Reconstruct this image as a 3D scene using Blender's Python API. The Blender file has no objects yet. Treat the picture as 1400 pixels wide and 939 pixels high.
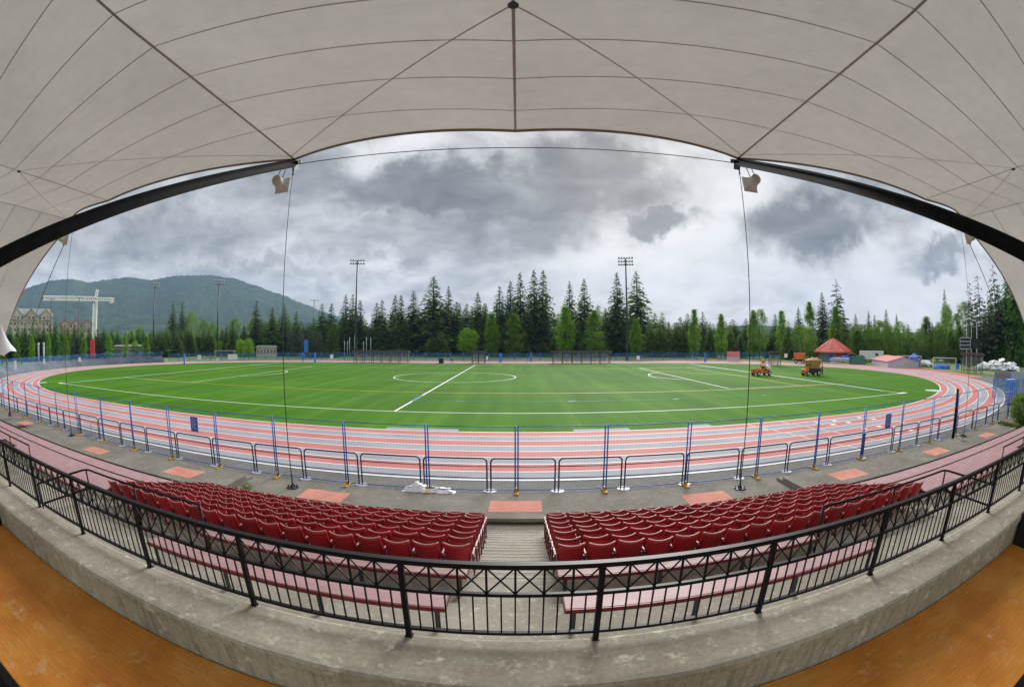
import bpy, bmesh, math, random
from math import sin, cos, pi, radians, hypot, atan2, sqrt
from mathutils import Vector, Matrix
random.seed(7)
S = bpy.context.scene
COL = S.collection

# ------------------------------------------------------------------ camera model (survey of the place)
CX, CY, CH = 9.518, -33.625, 5.464
YAW, PIT, FPX = -0.0135, -0.0067, 619.0
FW = Vector((sin(YAW)*cos(PIT), cos(YAW)*cos(PIT), sin(PIT)))
RT = Vector((cos(YAW), -sin(YAW), 0.0))
UP = RT.cross(FW)
EYE = Vector((CX, CY, CH))
def ray(u, v):
    x = u-700.0; y = 469.5-v; r = hypot(x, y)+1e-9
    th = 2*math.asin(r/(2*FPX))
    return FW*cos(th)+(RT*x+UP*y)*(sin(th)/r)
def at(u, v, D):
    d = ray(u, v); t = D/hypot(d.x, d.y)
    return EYE+d*t
def gz(u, v, z=0.0):
    d = ray(u, v); t = (z-CH)/d.z
    return EYE+d*t

# ------------------------------------------------------------------ mesh builder
class MB:
    def __init__(s): s.v = []; s.f = []; s.m = []
    def add(s, vs, fs, mi=0):
        o = len(s.v); s.v += [tuple(p) for p in vs]
        s.f += [tuple(i+o for i in f) for f in fs]; s.m += [mi]*len(fs)
    def box(s, x0, x1, y0, y1, z0, z1, mi=0):
        s.add([(x0,y0,z0),(x1,y0,z0),(x1,y1,z0),(x0,y1,z0),(x0,y0,z1),(x1,y0,z1),(x1,y1,z1),(x0,y1,z1)],
              [(3,2,1,0),(4,5,6,7),(0,1,5,4),(1,2,6,5),(2,3,7,6),(3,0,4,7)], mi)
    def obox(s, c, ax, ay, az, mi=0):      # oriented box: centre and three half-axis vectors
        c = Vector(c); ax = Vector(ax); ay = Vector(ay); az = Vector(az)
        p = [c+i*ax+j*ay+k*az for k in (-1,1) for (i,j) in ((-1,-1),(1,-1),(1,1),(-1,1))]
        s.add(p, [(3,2,1,0),(4,5,6,7),(0,1,5,4),(1,2,6,5),(2,3,7,6),(3,0,4,7)], mi)
    def quad(s, a, b, c, d, mi=0): s.add([a,b,c,d], [(0,1,2,3)], mi)
    def tri(s, a, b, c, mi=0): s.add([a,b,c], [(0,1,2)], mi)
    def tube(s, pts, r, n=8, mi=0, caps=True, r2=None):
        pts = [Vector(p) for p in pts]; N = len(pts); rings = []
        t0 = (pts[1]-pts[0]).normalized()
        ref = Vector((0,0,1)) if abs(t0.z) < 0.9 else Vector((1,0,0))
        side = t0.cross(ref).normalized()
        vs = []
        for i, p in enumerate(pts):
            if i == 0: t = pts[1]-pts[0]
            elif i == N-1: t = pts[-1]-pts[-2]
            else: t = (pts[i+1]-p).normalized()+(p-pts[i-1]).normalized()
            t.normalize(); side = (side-t*side.dot(t)).normalized(); b = t.cross(side)
            rr = r if r2 is None else r+(r2-r)*i/(N-1)
            if isinstance(r, (list, tuple)): rr = r[i]
            vs += [p+(side*cos(2*pi*k/n)+b*sin(2*pi*k/n))*rr for k in range(n)]
        fs = [(i*n+k, i*n+(k+1)%n, (i+1)*n+(k+1)%n, (i+1)*n+k) for i in range(N-1) for k in range(n)]
        if caps: fs += [tuple(range(n-1,-1,-1)), tuple((N-1)*n+k for k in range(n))]
        s.add(vs, fs, mi)
    def cyl(s, c, r, h, n=16, mi=0, r2=None):
        c = Vector(c); s.tube([c, c+Vector((0,0,h))], r, n, mi, True, r2)
    def lathe(s, prof, n=16, mi=0, o=(0,0,0), sx=1, sy=1):
        vs = [(o[0]+r*cos(2*pi*k/n)*sx, o[1]+r*sin(2*pi*k/n)*sy, o[2]+z) for r, z in prof for k in range(n)]
        fs = [(i*n+k, i*n+(k+1)%n, (i+1)*n+(k+1)%n, (i+1)*n+k) for i in range(len(prof)-1) for k in range(n)]
        s.add(vs, fs, mi)
    def poly(s, pts, z0, z1, mi=0):        # extruded convex-ish polygon (x,y)
        n = len(pts)
        s.add([(p[0],p[1],z0) for p in pts]+[(p[0],p[1],z1) for p in pts],
              [tuple(range(n-1,-1,-1)), tuple(range(n,2*n))]+[(i,(i+1)%n,n+(i+1)%n,n+i) for i in range(n)], mi)
    def build(s, name, mats, parent=None, smooth=False, bevel=0.0):
        me = bpy.data.meshes.new(name); me.from_pydata(s.v, [], s.f)
        if not isinstance(mats, (list, tuple)): mats = [mats]
        for m in mats: me.materials.append(m)
        if len(mats) > 1: me.polygons.foreach_set('material_index', s.m)
        if smooth: me.polygons.foreach_set('use_smooth', [True]*len(me.polygons))
        me.update()
        o = bpy.data.objects.new(name, me); COL.objects.link(o)
        if parent is not None: o.parent = parent
        if bevel > 0:
            b = o.modifiers.new('edge_round', 'BEVEL'); b.width = bevel; b.segments = 2; b.limit_method = 'ANGLE'
        return o

def tag(o, label, cat, group=None):
    o['label'] = label; o['category'] = cat
    if group: o['group'] = group
    return o
def struct(o): o['kind'] = 'structure'; return o
def thing(name, label, cat, loc=(0,0,0), rz=0.0, group=None, scale=None):
    o = bpy.data.objects.new(name, None); COL.objects.link(o); o.empty_display_size = 0.2
    o.location = loc; o.rotation_euler = (0,0,rz)
    if scale: o.scale = scale
    return tag(o, label, cat, group)
KIDS = {}
def dup(root, loc, rz=0.0, label=None, scale=None):
    r = root.copy(); COL.objects.link(r); r.location = loc; r.rotation_euler = (0,0,rz)
    if scale: r.scale = scale
    if label: r['label'] = label
    for ch in root.children:
        c = ch.copy(); COL.objects.link(c); c.parent = r
        for g in ch.children:
            d = g.copy(); COL.objects.link(d); d.parent = c
    return r
ONES = ['', 'first','second','third','fourth','fifth','sixth','seventh','eighth','ninth','tenth','eleventh','twelfth','thirteenth',
        'fourteenth','fifteenth','sixteenth','seventeenth','eighteenth','nineteenth']
TENS = {20:'twenty',30:'thirty',40:'forty',50:'fifty',60:'sixty',70:'seventy',80:'eighty'}
def nth(n):
    if n < 20: return ONES[n]
    t, u = n//10*10, n % 10
    return TENS[t][:-1]+'ieth' if u == 0 else TENS[t]+'-'+ONES[u]

# ------------------------------------------------------------------ materials
def new_mat(name):
    m = bpy.data.materials.new(name); m.use_nodes = True
    nt = m.node_tree; b = nt.nodes.get('Principled BSDF')
    return m, nt, b
def N(nt, t, **kw):
    n = nt.nodes.new(t)
    for k, v in kw.items():
        if k in n.inputs: n.inputs[k].default_value = v
        else: setattr(n, k, v)
    return n
def L(nt, a, b): nt.links.new(a, b)
def coords(nt, kind='Object', scale=(1,1,1), rot=(0,0,0)):
    tc = N(nt, 'ShaderNodeTexCoord'); mp = N(nt, 'ShaderNodeMapping')
    mp.inputs['Scale'].default_value = scale; mp.inputs['Rotation'].default_value = rot
    L(nt, tc.outputs[kind], mp.inputs['Vector']); return mp.outputs['Vector']
def noise(nt, vec, scale, detail=4, rough=0.55):
    n = N(nt, 'ShaderNodeTexNoise'); n.inputs['Scale'].default_value = scale
    n.inputs['Detail'].default_value = detail; n.inputs['Roughness'].default_value = rough
    L(nt, vec, n.inputs['Vector']); return n.outputs['Fac']
def ramp(nt, fac, stops):
    r = N(nt, 'ShaderNodeValToRGB'); e = r.color_ramp.elements
    while len(e) < len(stops): e.new(0.5)
    for i, (p, c) in enumerate(stops):
        e[i].position = p; e[i].color = (c[0],c[1],c[2],1) if isinstance(c, (tuple,list)) else (c,c,c,1)
    L(nt, fac, r.inputs['Fac']); return r.outputs['Color']
def mix(nt, fac, a, b, mode='MIX'):
    n = N(nt, 'ShaderNodeMix', data_type='RGBA', blend_type=mode)
    if isinstance(fac, (int,float)): n.inputs[0].default_value = fac
    else: L(nt, fac, n.inputs[0])
    for s, i in ((a,6),(b,7)):
        if isinstance(s, (tuple,list)): n.inputs[i].default_value = (s[0],s[1],s[2],1)
        else: L(nt, s, n.inputs[i])
    return n.outputs[2]
def bump(nt, bsdf, h, strength=0.3, dist=0.02):
    b = N(nt, 'ShaderNodeBump'); b.inputs['Strength'].default_value = strength; b.inputs['Distance'].default_value = dist
    L(nt, h, b.inputs['Height']); L(nt, b.outputs['Normal'], bsdf.inputs['Normal'])
def paint(name, c, rough=0.5, metal=0.0, var=0.15, sc=6.0, spec=0.5):
    m, nt, b = new_mat(name)
    v = coords(nt); f = noise(nt, v, sc, 5)
    lo = tuple(x*(1-var) for x in c); hi = tuple(min(1,x*(1+var)) for x in c)
    L(nt, ramp(nt, f, [(0.3,lo),(0.7,hi)]), b.inputs['Base Color'])
    b.inputs['Roughness'].default_value = rough; b.inputs['Metallic'].default_value = metal
    b.inputs['Specular IOR Level'].default_value = spec
    return m
def concrete(name, dark, mid, light, sc=1.0, world=True, bstr=0.35, streak=False):
    m, nt, b = new_mat(name)
    v = coords(nt)
    big = noise(nt, v, 0.7*sc, 6, 0.65); fine = noise(nt, v, 22*sc, 6, 0.7); grit = noise(nt, v, 130*sc, 3, 0.6)
    c = ramp(nt, big, [(0.32,dark),(0.5,mid),(0.68,light)])
    c2 = ramp(nt, fine, [(0.3,0.72),(0.55,1.0),(0.75,1.18)])
    c = mix(nt, 0.7, c, c2, 'MULTIPLY')
    g = ramp(nt, grit, [(0.3,0.75),(0.7,1.15)])
    c = mix(nt, 0.55, c, g, 'MULTIPLY')
    if streak:                                       # rain streaks on upright faces, wear blotches on flat ones
        ge = N(nt, 'ShaderNodeNewGeometry'); sx = N(nt, 'ShaderNodeSeparateXYZ'); L(nt, ge.outputs['Normal'], sx.inputs[0])
        ab = N(nt, 'ShaderNodeMath', operation='ABSOLUTE'); L(nt, sx.outputs[2], ab.inputs[0])
        vs_ = noise(nt, coords(nt, scale=(9,9,0.55), rot=(0,radians(9),0)), 2.2, 8, 0.72)
        stc = ramp(nt, vs_, [(0.30,(0.50,0.52,0.46)),(0.48,(0.92,0.95,0.88)),(0.7,(1.12,1.14,1.04))])
        flat = ramp(nt, noise(nt, v, 2.6, 9, 0.75), [(0.34,0.84),(0.5,0.99),(0.62,1.07)])
        c = mix(nt, 1.0, c, mix(nt, ab.outputs[0], stc, flat), 'MULTIPLY')
    sp = noise(nt, v, 5.5*sc, 8, 0.72)               # pale scuffs
    sm = ramp(nt, sp, [(0.58,0.0),(0.70,1.0)])
    c = mix(nt, ramp(nt, sp, [(0.55,0.0),(0.68,0.75)]), c, tuple(min(0.78,x*1.5) for x in light))
    L(nt, c, b.inputs['Base Color']); b.inputs['Roughness'].default_value = 0.9
    b.inputs['Specular IOR Level'].default_value = 0.12
    ad = N(nt, 'ShaderNodeMath', operation='ADD'); L(nt, fine, ad.inputs[0]); L(nt, grit, ad.inputs[1])
    bump(nt, b, ad.outputs[0], bstr, 0.012)
    return m

M = {}
M['concrete_wall'] = concrete('board_marked_concrete', (0.33,0.30,0.24), (0.43,0.40,0.325), (0.50,0.47,0.395), streak=True)
M['concrete_step'] = concrete('pale_concrete', (0.34,0.325,0.27), (0.43,0.41,0.35), (0.50,0.48,0.415), 1.3)
M['concrete_walk'] = concrete('exposed_aggregate', (0.19,0.175,0.15), (0.24,0.225,0.19), (0.29,0.275,0.235), 1.0)
M['asphalt'] = concrete('grey_asphalt', (0.12,0.12,0.115), (0.16,0.158,0.15), (0.20,0.195,0.18), 0.7)
M['pink_pad'] = concrete('salmon_painted_concrete', (0.60,0.24,0.18), (0.68,0.29,0.22), (0.74,0.36,0.28), 3.0)
M['low_wall'] = concrete('blue_grey_concrete', (0.11,0.135,0.18), (0.16,0.19,0.24), (0.22,0.245,0.29), 0.4)

M['black_steel'] = paint('black_painted_steel', (0.007,0.007,0.009), 0.5, 0.0, 0.3, 14, 0.22)
M['navy_steel'] = paint('navy_painted_steel', (0.016,0.024,0.065), 0.4, 0.0, 0.3, 9)
M['blue_steel'] = paint('blue_painted_steel', (0.018,0.13,0.55), 0.45, 0.0, 0.3, 9)
M['blue_bright'] = paint('bright_blue_vinyl', (0.02,0.16,0.62), 0.5)
M['grey_steel'] = paint('galvanised_steel', (0.30,0.31,0.32), 0.45, 0.6, 0.2, 20)
M['dark_steel'] = paint('dark_grey_steel', (0.05,0.055,0.065), 0.5, 0.2, 0.25, 10)
M['yellow'] = paint('yellow_rubber', (0.62,0.40,0.03), 0.6, 0, 0.25, 12)
M['white'] = paint('white_paint', (0.74,0.75,0.76), 0.55, 0, 0.08, 3)
M['red'] = paint('red_vinyl', (0.55,0.035,0.03), 0.5)
M['orange'] = paint('orange_machine_paint', (0.60,0.15,0.03), 0.45)
M['rubber'] = paint('black_rubber', (0.02,0.02,0.02), 0.8)
M['straw'] = paint('tan_hopper', (0.42,0.25,0.08), 0.8, 0, 0.4, 2.5)
M['red_roof'] = paint('red_metal_roof', (0.55,0.11,0.08), 0.5, 0, 0.18, 0.8)
M['mat_red'] = paint('salmon_roof_sheet', (0.60,0.20,0.18), 0.55, 0, 0.12, 0.7)
M['mat_grey'] = paint('pale_grey_sheet', (0.44,0.46,0.52), 0.55, 0, 0.1, 0.8)
M['green_tarp'] = paint('dark_green_tarp', (0.015,0.12,0.07), 0.5, 0, 0.3, 1.5)
M['grey_panel'] = paint('grey_wall_panel', (0.25,0.28,0.34), 0.7, 0, 0.2, 0.8)
M['speaker'] = paint('beige_grey_fibreglass', (0.46,0.45,0.41), 0.55, 0, 0.15, 5)
M['skin'] = paint('skin', (0.45,0.26,0.18), 0.6)
M['jeans'] = paint('dark_trousers', (0.03,0.035,0.05), 0.85)
M['shirt_red'] = paint('red_shirt', (0.62,0.05,0.04), 0.85)
M['shirt_dark'] = paint('dark_shirt', (0.03,0.035,0.04), 0.85)
M['hair'] = paint('dark_hair', (0.02,0.015,0.01), 0.8)
M['seat_rim'] = paint('worn_highlit_rim', (0.62,0.30,0.30), 0.45, 0, 0.2, 8)  # pale pink: worn edge plus a highlight put into the rim colour
M['seat_arm'] = paint('faded_pink_casting', (0.52,0.30,0.31), 0.5, 0, 0.25, 8)
M['maroon'] = paint('maroon_paint', (0.15,0.008,0.012), 0.5, 0, 0.25, 7)
M['dark_panel'] = paint('black_stained_plywood', (0.010,0.009,0.008), 0.8, 0, 0.3, 3)
M['cable'] = paint('dark_steel_cable', (0.045,0.045,0.05), 0.5, 0.3)
M['seam'] = paint('brown_seam_tape', (0.37,0.335,0.305), 0.8, 0, 0.15, 4)
M['edge_band'] = paint('tan_edge_webbing', (0.22,0.17,0.14), 0.8, 0, 0.2, 3)
M['beige_wall'] = paint('beige_siding', (0.58,0.50,0.40), 0.8, 0, 0.25, 0.25)
M['tan_wall'] = paint('tan_siding', (0.50,0.38,0.29), 0.8, 0, 0.25, 0.25)
M['roof_grey'] = paint('grey_green_shingle', (0.25,0.26,0.25), 0.85, 0, 0.2, 0.6)
M['roof_dark'] = paint('dark_shingle', (0.09,0.075,0.08), 0.8, 0, 0.2, 0.6)
M['pane'] = paint('dark_window_glass', (0.045,0.055,0.07), 0.15, 0, 0.3, 0.4)
M['crane'] = paint('pale_crane_lattice', (0.85,0.86,0.86), 0.5, 0, 0.1, 1)
M['maroon_car'] = paint('maroon_car_paint', (0.16,0.02,0.03), 0.3)
M['white_car'] = paint('white_car_paint', (0.65,0.66,0.68), 0.3)
M['silver_car'] = paint('silver_car_paint', (0.30,0.32,0.35), 0.3)
M['bark'] = paint('bark', (0.07,0.05,0.035), 0.95, 0, 0.35, 3)

def m_seat():
    m, nt, b = new_mat('dark_red_seat_plastic'); v = coords(nt)
    oi = N(nt, 'ShaderNodeObjectInfo')
    f = noise(nt, v, 7, 6, 0.7)
    c = ramp(nt, f, [(0.3,(0.25,0.006,0.014)),(0.6,(0.40,0.010,0.022)),(0.8,(0.46,0.035,0.045))])
    k = ramp(nt, oi.outputs['Random'], [(0.0,0.75),(1.0,1.2)])
    c = mix(nt, 1.0, c, k, 'MULTIPLY')
    L(nt, c, b.inputs['Base Color']); b.inputs['Roughness'].default_value = 0.42
    bump(nt, b, noise(nt, v, 40, 3), 0.1, 0.005); return m
M['seat'] = m_seat()
def m_plank():
    m, nt, b = new_mat('faded_pink_plank'); v = coords(nt, scale=(0.35,9,1))
    v2 = coords(nt)
    g = noise(nt, v, 5, 6, 0.6); f = noise(nt, v2, 2.2, 5, 0.7)
    c = ramp(nt, f, [(0.3,(0.40,0.22,0.235)),(0.55,(0.47,0.28,0.295)),(0.75,(0.53,0.36,0.37))])
    c = mix(nt, 0.5, c, ramp(nt, g, [(0.35,0.72),(0.65,1.12)]), 'MULTIPLY')
    L(nt, c, b.inputs['Base Color']); b.inputs['Roughness'].default_value = 0.6
    bump(nt, b, g, 0.15, 0.01); return m
M['plank'] = m_plank()
def m_counter():
    m, nt, b = new_mat('orange_stained_plywood'); v = coords(nt, scale=(0.5,7,1)); v2 = coords(nt)
    g = noise(nt, v, 6, 8, 0.65); big = noise(nt, v2, 1.1, 5, 0.6); ps = noise(nt, coords(nt, scale=(3,14,1)), 9, 4, 0.5)
    c = ramp(nt, big, [(0.3,(0.46,0.155,0.022)),(0.5,(0.60,0.235,0.036)),(0.72,(0.66,0.32,0.075))])
    c = mix(nt, 0.6, c, ramp(nt, g, [(0.3,0.62),(0.6,1.08)]), 'MULTIPLY')
    c = mix(nt, ramp(nt, ps, [(0.26,1.0),(0.33,0.0)]), c, (0.12,0.04,0.01))
    scf = noise(nt, v2, 3.1, 9, 0.75)
    c = mix(nt, ramp(nt, scf, [(0.57,0.0),(0.70,0.65)]), c, (0.66,0.48,0.28))
    sxy = N(nt, 'ShaderNodeSeparateXYZ'); L(nt, v2, sxy.inputs[0])
    fr = N(nt, 'ShaderNodeMath', operation='FRACT'); dv = N(nt, 'ShaderNodeMath', operation='DIVIDE'); L(nt, sxy.outputs[1], dv.inputs[0]); dv.inputs[1].default_value = 0.43; L(nt, dv.outputs[0], fr.inputs[0])
    c = mix(nt, ramp(nt, fr.outputs[0], [(0.0,0.35),(0.006,0.35),(0.016,0.0)]), c, (0.10,0.035,0.008))   # joints between the boards
    tone = ramp(nt, dv.outputs[0], [(0.0,1.0),(1.0,1.0)])
    L(nt, c, b.inputs['Base Color']); b.inputs['Roughness'].default_value = 0.62
    b.inputs['Specular IOR Level'].default_value = 0.25
    bump(nt, b, g, 0.25, 0.008); return m
M['counter'] = m_counter()
def m_turf():
    m, nt, b = new_mat('artificial_turf')
    v = coords(nt, scale=(1,0.05,1)); v2 = coords(nt)
    st = noise(nt, v, 0.42, 5, 0.6); big = noise(nt, v2, 0.045, 4, 0.6); fine = noise(nt, v2, 9, 5, 0.7)
    st2 = noise(nt, coords(nt, scale=(0.05,1,1), rot=(0,0,radians(4))), 0.35, 4, 0.6)
    c = ramp(nt, st, [(0.28,(0.040,0.128,0.006)),(0.50,(0.055,0.160,0.008)),(0.72,(0.090,0.210,0.018))])
    c = mix(nt, 0.8, c, ramp(nt, big, [(0.3,0.78),(0.7,1.2)]), 'MULTIPLY')
    c = mix(nt, 0.4, c, ramp(nt, st2, [(0.3,0.75),(0.7,1.2)]), 'MULTIPLY')
    c = mix(nt, 0.5, c, ramp(nt, fine, [(0.3,0.7),(0.7,1.25)]), 'MULTIPLY')
    L(nt, c, b.inputs['Base Color']); b.inputs['Roughness'].default_value = 0.9
    b.inputs['Specular IOR Level'].default_value = 0.04
    bump(nt, b, fine, 0.4, 0.03); return m
M['turf'] = m_turf()
def m_track(name, lo, hi):
    m, nt, b = new_mat(name); v = coords(nt)
    big = noise(nt, v, 0.22, 6, 0.65); fine = noise(nt, v, 30, 4, 0.7)
    c = ramp(nt, big, [(0.35,lo),(0.65,hi)])
    c = mix(nt, 0.6, c, ramp(nt, fine, [(0.3,0.8),(0.7,1.15)]), 'MULTIPLY')
    st = noise(nt, coords(nt, scale=(0.3,1,1)), 1.3, 7, 0.75)
    c = mix(nt, ramp(nt, st, [(0.60,0.0),(0.80,0.35)]), c, (0.55,0.50,0.46))
    L(nt, c, b.inputs['Base Color']); b.inputs['Roughness'].default_value = 0.8
    b.inputs['Specular IOR Level'].default_value = 0.07
    bump(nt, b, fine, 0.3, 0.01); return m
M['lane_red'] = m_track('red_track_rubber', (0.47,0.165,0.148), (0.54,0.21,0.19))
M['lane_grey'] = m_track('grey_track_rubber', (0.275,0.29,0.325), (0.35,0.365,0.40))
def m_line(name, c, wear=0.5):
    m, nt, b = new_mat(name); v = coords(nt)
    f = noise(nt, v, 3.5, 6, 0.7)
    L(nt, ramp(nt, f, [(0.3,tuple(x*0.8 for x in c)),(0.6,c)]), b.inputs['Base Color'])
    b.inputs['Roughness'].default_value = 0.7; return m
M['line_white'] = m_line('white_line_paint', (0.80,0.82,0.78))
M['line_yellow'] = m_line('yellow_line_paint', (0.55,0.27,0.03))
M['line_blue'] = m_line('blue_line_paint', (0.035,0.16,0.26))
M['line_teal'] = m_line('teal_line_paint', (0.33,0.55,0.50))
def m_grass(name, a, b_, c_):
    m, nt, b = new_mat(name); v = coords(nt)
    big = noise(nt, v, 0.03, 6, 0.65); fine = noise(nt, v, 1.6, 6, 0.75)
    c = ramp(nt, big, [(0.3,a),(0.5,b_),(0.7,c_)])
    c = mix(nt, 0.7, c, ramp(nt, fine, [(0.3,0.65),(0.7,1.25)]), 'MULTIPLY')
    L(nt, c, b.inputs['Base Color']); b.inputs['Roughness'].default_value = 0.9
    bump(nt, b, fine, 0.5, 0.1); return m
M['grass'] = m_grass('meadow_grass', (0.085,0.14,0.025), (0.13,0.19,0.04), (0.21,0.21,0.07))
def m_leaf(name, dark, light, trans=0.25, jitter=0.25):
    m, nt, b = new_mat(name)
    g = N(nt, 'ShaderNodeNewGeometry'); oi = N(nt, 'ShaderNodeObjectInfo')
    c = ramp(nt, g.outputs['Random Per Island'], [(0.0,dark),(0.55,tuple((x+y)/2 for x,y in zip(dark,light))),(1.0,light)])
    c = mix(nt, 1.0, c, ramp(nt, oi.outputs['Random'], [(0,1-jitter),(1,1+jitter)]), 'MULTIPLY')
    L(nt, c, b.inputs['Base Color']); b.inputs['Roughness'].default_value = 0.75
    b.inputs['Specular IOR Level'].default_value = 0.15
    tr = N(nt, 'ShaderNodeBsdfTranslucent'); L(nt, c, tr.inputs['Color'])
    mx = N(nt, 'ShaderNodeMixShader'); mx.inputs[0].default_value = trans
    out = nt.nodes['Material Output']
    L(nt, b.outputs[0], mx.inputs[1]); L(nt, tr.outputs[0], mx.inputs[2]); L(nt, mx.outputs[0], out.inputs['Surface'])
    return m
M['fir'] = m_leaf('dark_fir_needles', (0.046,0.110,0.030), (0.175,0.275,0.075), 0.5)
M['cedar'] = m_leaf('olive_cedar_sprays', (0.08,0.155,0.024), (0.21,0.31,0.06), 0.45)
M['poplar'] = m_leaf('lime_green_leaves', (0.14,0.30,0.014), (0.30,0.50,0.04), 0.4, 0.15)
M['broad'] = m_leaf('mid_green_leaves', (0.10,0.20,0.024), (0.25,0.40,0.07), 0.45)
M['lush'] = m_leaf('fresh_green_cedar', (0.045,0.155,0.018), (0.16,0.34,0.048), 0.45)
M['pine'] = m_leaf('grey_green_pine', (0.06,0.085,0.045), (0.17,0.20,0.115), 0.4)
def m_fabric():
    m, nt, b = new_mat('white_tensile_fabric'); v = coords(nt)
    f = noise(nt, v, 0.25, 4, 0.5); st = noise(nt, v, 2.0, 6, 0.7)
    c = ramp(nt, f, [(0.35,(0.44,0.427,0.405)),(0.65,(0.48,0.467,0.445))])
    c = mix(nt, 0.5, c, ramp(nt, st, [(0.3,0.88),(0.7,1.06)]), 'MULTIPLY')
    dr = noise(nt, coords(nt, scale=(0.5,3.2,0.5)), 1.2, 8, 0.7)        # water marks running along the cloth
    c = mix(nt, 0.28, c, ramp(nt, dr, [(0.32,0.80),(0.5,1.0),(0.7,1.05)]), 'MULTIPLY')
    d = N(nt, 'ShaderNodeBsdfDiffuse')
    bp_n = N(nt, 'ShaderNodeBump'); bp_n.inputs['Strength'].default_value = 0.35; bp_n.inputs['Distance'].default_value = 0.10
    L(nt, noise(nt, coords(nt, scale=(0.35,1.6,0.35)), 1.1, 3, 0.5), bp_n.inputs['Height']); L(nt, bp_n.outputs['Normal'], d.inputs['Normal']); t = N(nt, 'ShaderNodeBsdfTranslucent')
    L(nt, c, d.inputs['Color']); L(nt, mix(nt, 1.0, c, (0.98,0.96,0.92), 'MULTIPLY'), t.inputs['Color'])
    mx = N(nt, 'ShaderNodeMixShader'); mx.inputs[0].default_value = 0.42
    L(nt, d.outputs[0], mx.inputs[1]); L(nt, t.outputs[0], mx.inputs[2])
    L(nt, mx.outputs[0], nt.nodes['Material Output'].inputs['Surface']); return m
M['fabric'] = m_fabric()
def m_glass(name, c, fac):
    m, nt, b = new_mat(name)
    t = N(nt, 'ShaderNodeBsdfTransparent'); b.inputs['Base Color'].default_value = (*c,1); b.inputs['Roughness'].default_value = 0.2
    mx = N(nt, 'ShaderNodeMixShader'); mx.inputs[0].default_value = fac
    L(nt, t.outputs[0], mx.inputs[1]); L(nt, b.outputs[0], mx.inputs[2])
    L(nt, mx.outputs[0], nt.nodes['Material Output'].inputs['Surface']); return m
M['plexi'] = m_glass('scratched_plexiglass', (0.55,0.58,0.60), 0.16)
M['net'] = m_glass('black_netting', (0.02,0.025,0.03), 0.30)
M['blue_net'] = m_glass('blue_windscreen_mesh', (0.05,0.22,0.36), 0.27)
M['red_net'] = m_glass('red_barrier_mesh', (0.35,0.10,0.09), 0.5)
def m_forest():
    m, nt, b = new_mat('forested_slope'); v = coords(nt, scale=(1,1,0.6))
    f = noise(nt, v, 0.022, 9, 0.8); g = noise(nt, v, 0.0035, 5, 0.6)
    c = ramp(nt, f, [(0.3,(0.004,0.014,0.008)),(0.7,(0.085,0.125,0.055))])
    c = mix(nt, 0.6, c, ramp(nt, g, [(0.3,0.6),(0.7,1.4)]), 'MULTIPLY')
    L(nt, c, b.inputs['Base Color']); b.inputs['Roughness'].default_value = 1.0
    b.inputs['Specular IOR Level'].default_value = 0.0; return m
M['forest'] = m_forest()
M['nosing'] = concrete('worn_step_nosing', (0.44,0.42,0.36), (0.54,0.52,0.45), (0.60,0.58,0.52), 2.0)
M['matte_black'] = paint('matte_black_tube_paint', (0.010,0.010,0.011), 0.85, 0.0, 0.3, 3, 0.06)
# ------------------------------------------------------------------ ground, track, pitch
TX0, TX1, TYC, TR = -35.6, 36.3, 33.2, 40.3
LANE = 1.18
def stadium(r, n=72):
    p = [(TX1+r*cos(-pi/2+pi*k/n), TYC+r*sin(-pi/2+pi*k/n)) for k in range(n+1)]
    q = [(TX0+r*cos(pi/2+pi*k/n), TYC+r*sin(pi/2+pi*k/n)) for k in range(n+1)]
    return p+q
def ring(mb, r0, r1, z, mi=0, seg=None):
    a = stadium(r0); b = stadium(r1); n = len(a); o = len(mb.v)
    mb.add([(x,y,z) for x,y in a]+[(x,y,z) for x,y in b], [(i,(i+1)%n,n+(i+1)%n,n+i)[::-1] for i in range(n)], mi)
def sheet(mb, x0, x1, y0, y1, z, mi=0): mb.quad((x0,y0,z),(x1,y0,z),(x1,y1,z),(x0,y1,z), mi)

g = MB()
R_ = 9000.0
XS = [-R_, -120, 140, R_]; YS = [-R_, -60, -17.5, R_]
for i in range(3):
    for j in range(3):
        if i == 1 and j == 1: continue
        sheet(g, XS[i], XS[i+1], YS[j], YS[j+1], -0.03)
struct(g.build('ground', M['grass']))
a = MB(); sheet(a, -120, 140, -18.2, 6, -0.012); struct(a.build('asphalt_apron', M['asphalt']))
t = MB(); pts = stadium(TR); t.add([(x,y,0.0) for x,y in pts], [tuple(range(len(pts)))])
struct(t.build('turf', M['turf']))
tr = MB()
for k in range(8): ring(tr, TR+0.02+LANE*k, TR+0.02+LANE*(k+1), 0.0, k % 2)
struct(tr.build('running_track', [M['lane_red'], M['lane_grey']]))
ll = MB()
for k in range(9):
    w = 0.15 if k in (0, 8) else 0.09
    ring(ll, TR+0.02+LANE*k-w/2, TR+0.02+LANE*k+w/2, 0.004)
# start marks and staggered lines across the lanes
for x0, n in ((24.6,8),(27.4,8),(-22.0,8)):
    for k in range(n):
        y = TYC-TR-LANE*(k+0.5); sheet(ll, x0+0.32*k, x0+0.32*k+0.06, y-LANE*0.5+0.04, y+LANE*0.5-0.04, 0.004)
for x0 in (29.0, 30.6, 33.4):
    for k in (1,2,4,6): sheet(ll, x0+0.5*k, x0+0.5*k+0.45, TYC-TR-LANE*(k+0.65), TYC-TR-LANE*(k+0.35), 0.004)
struct(ll.build('lane_lines', M['line_white']))
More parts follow.
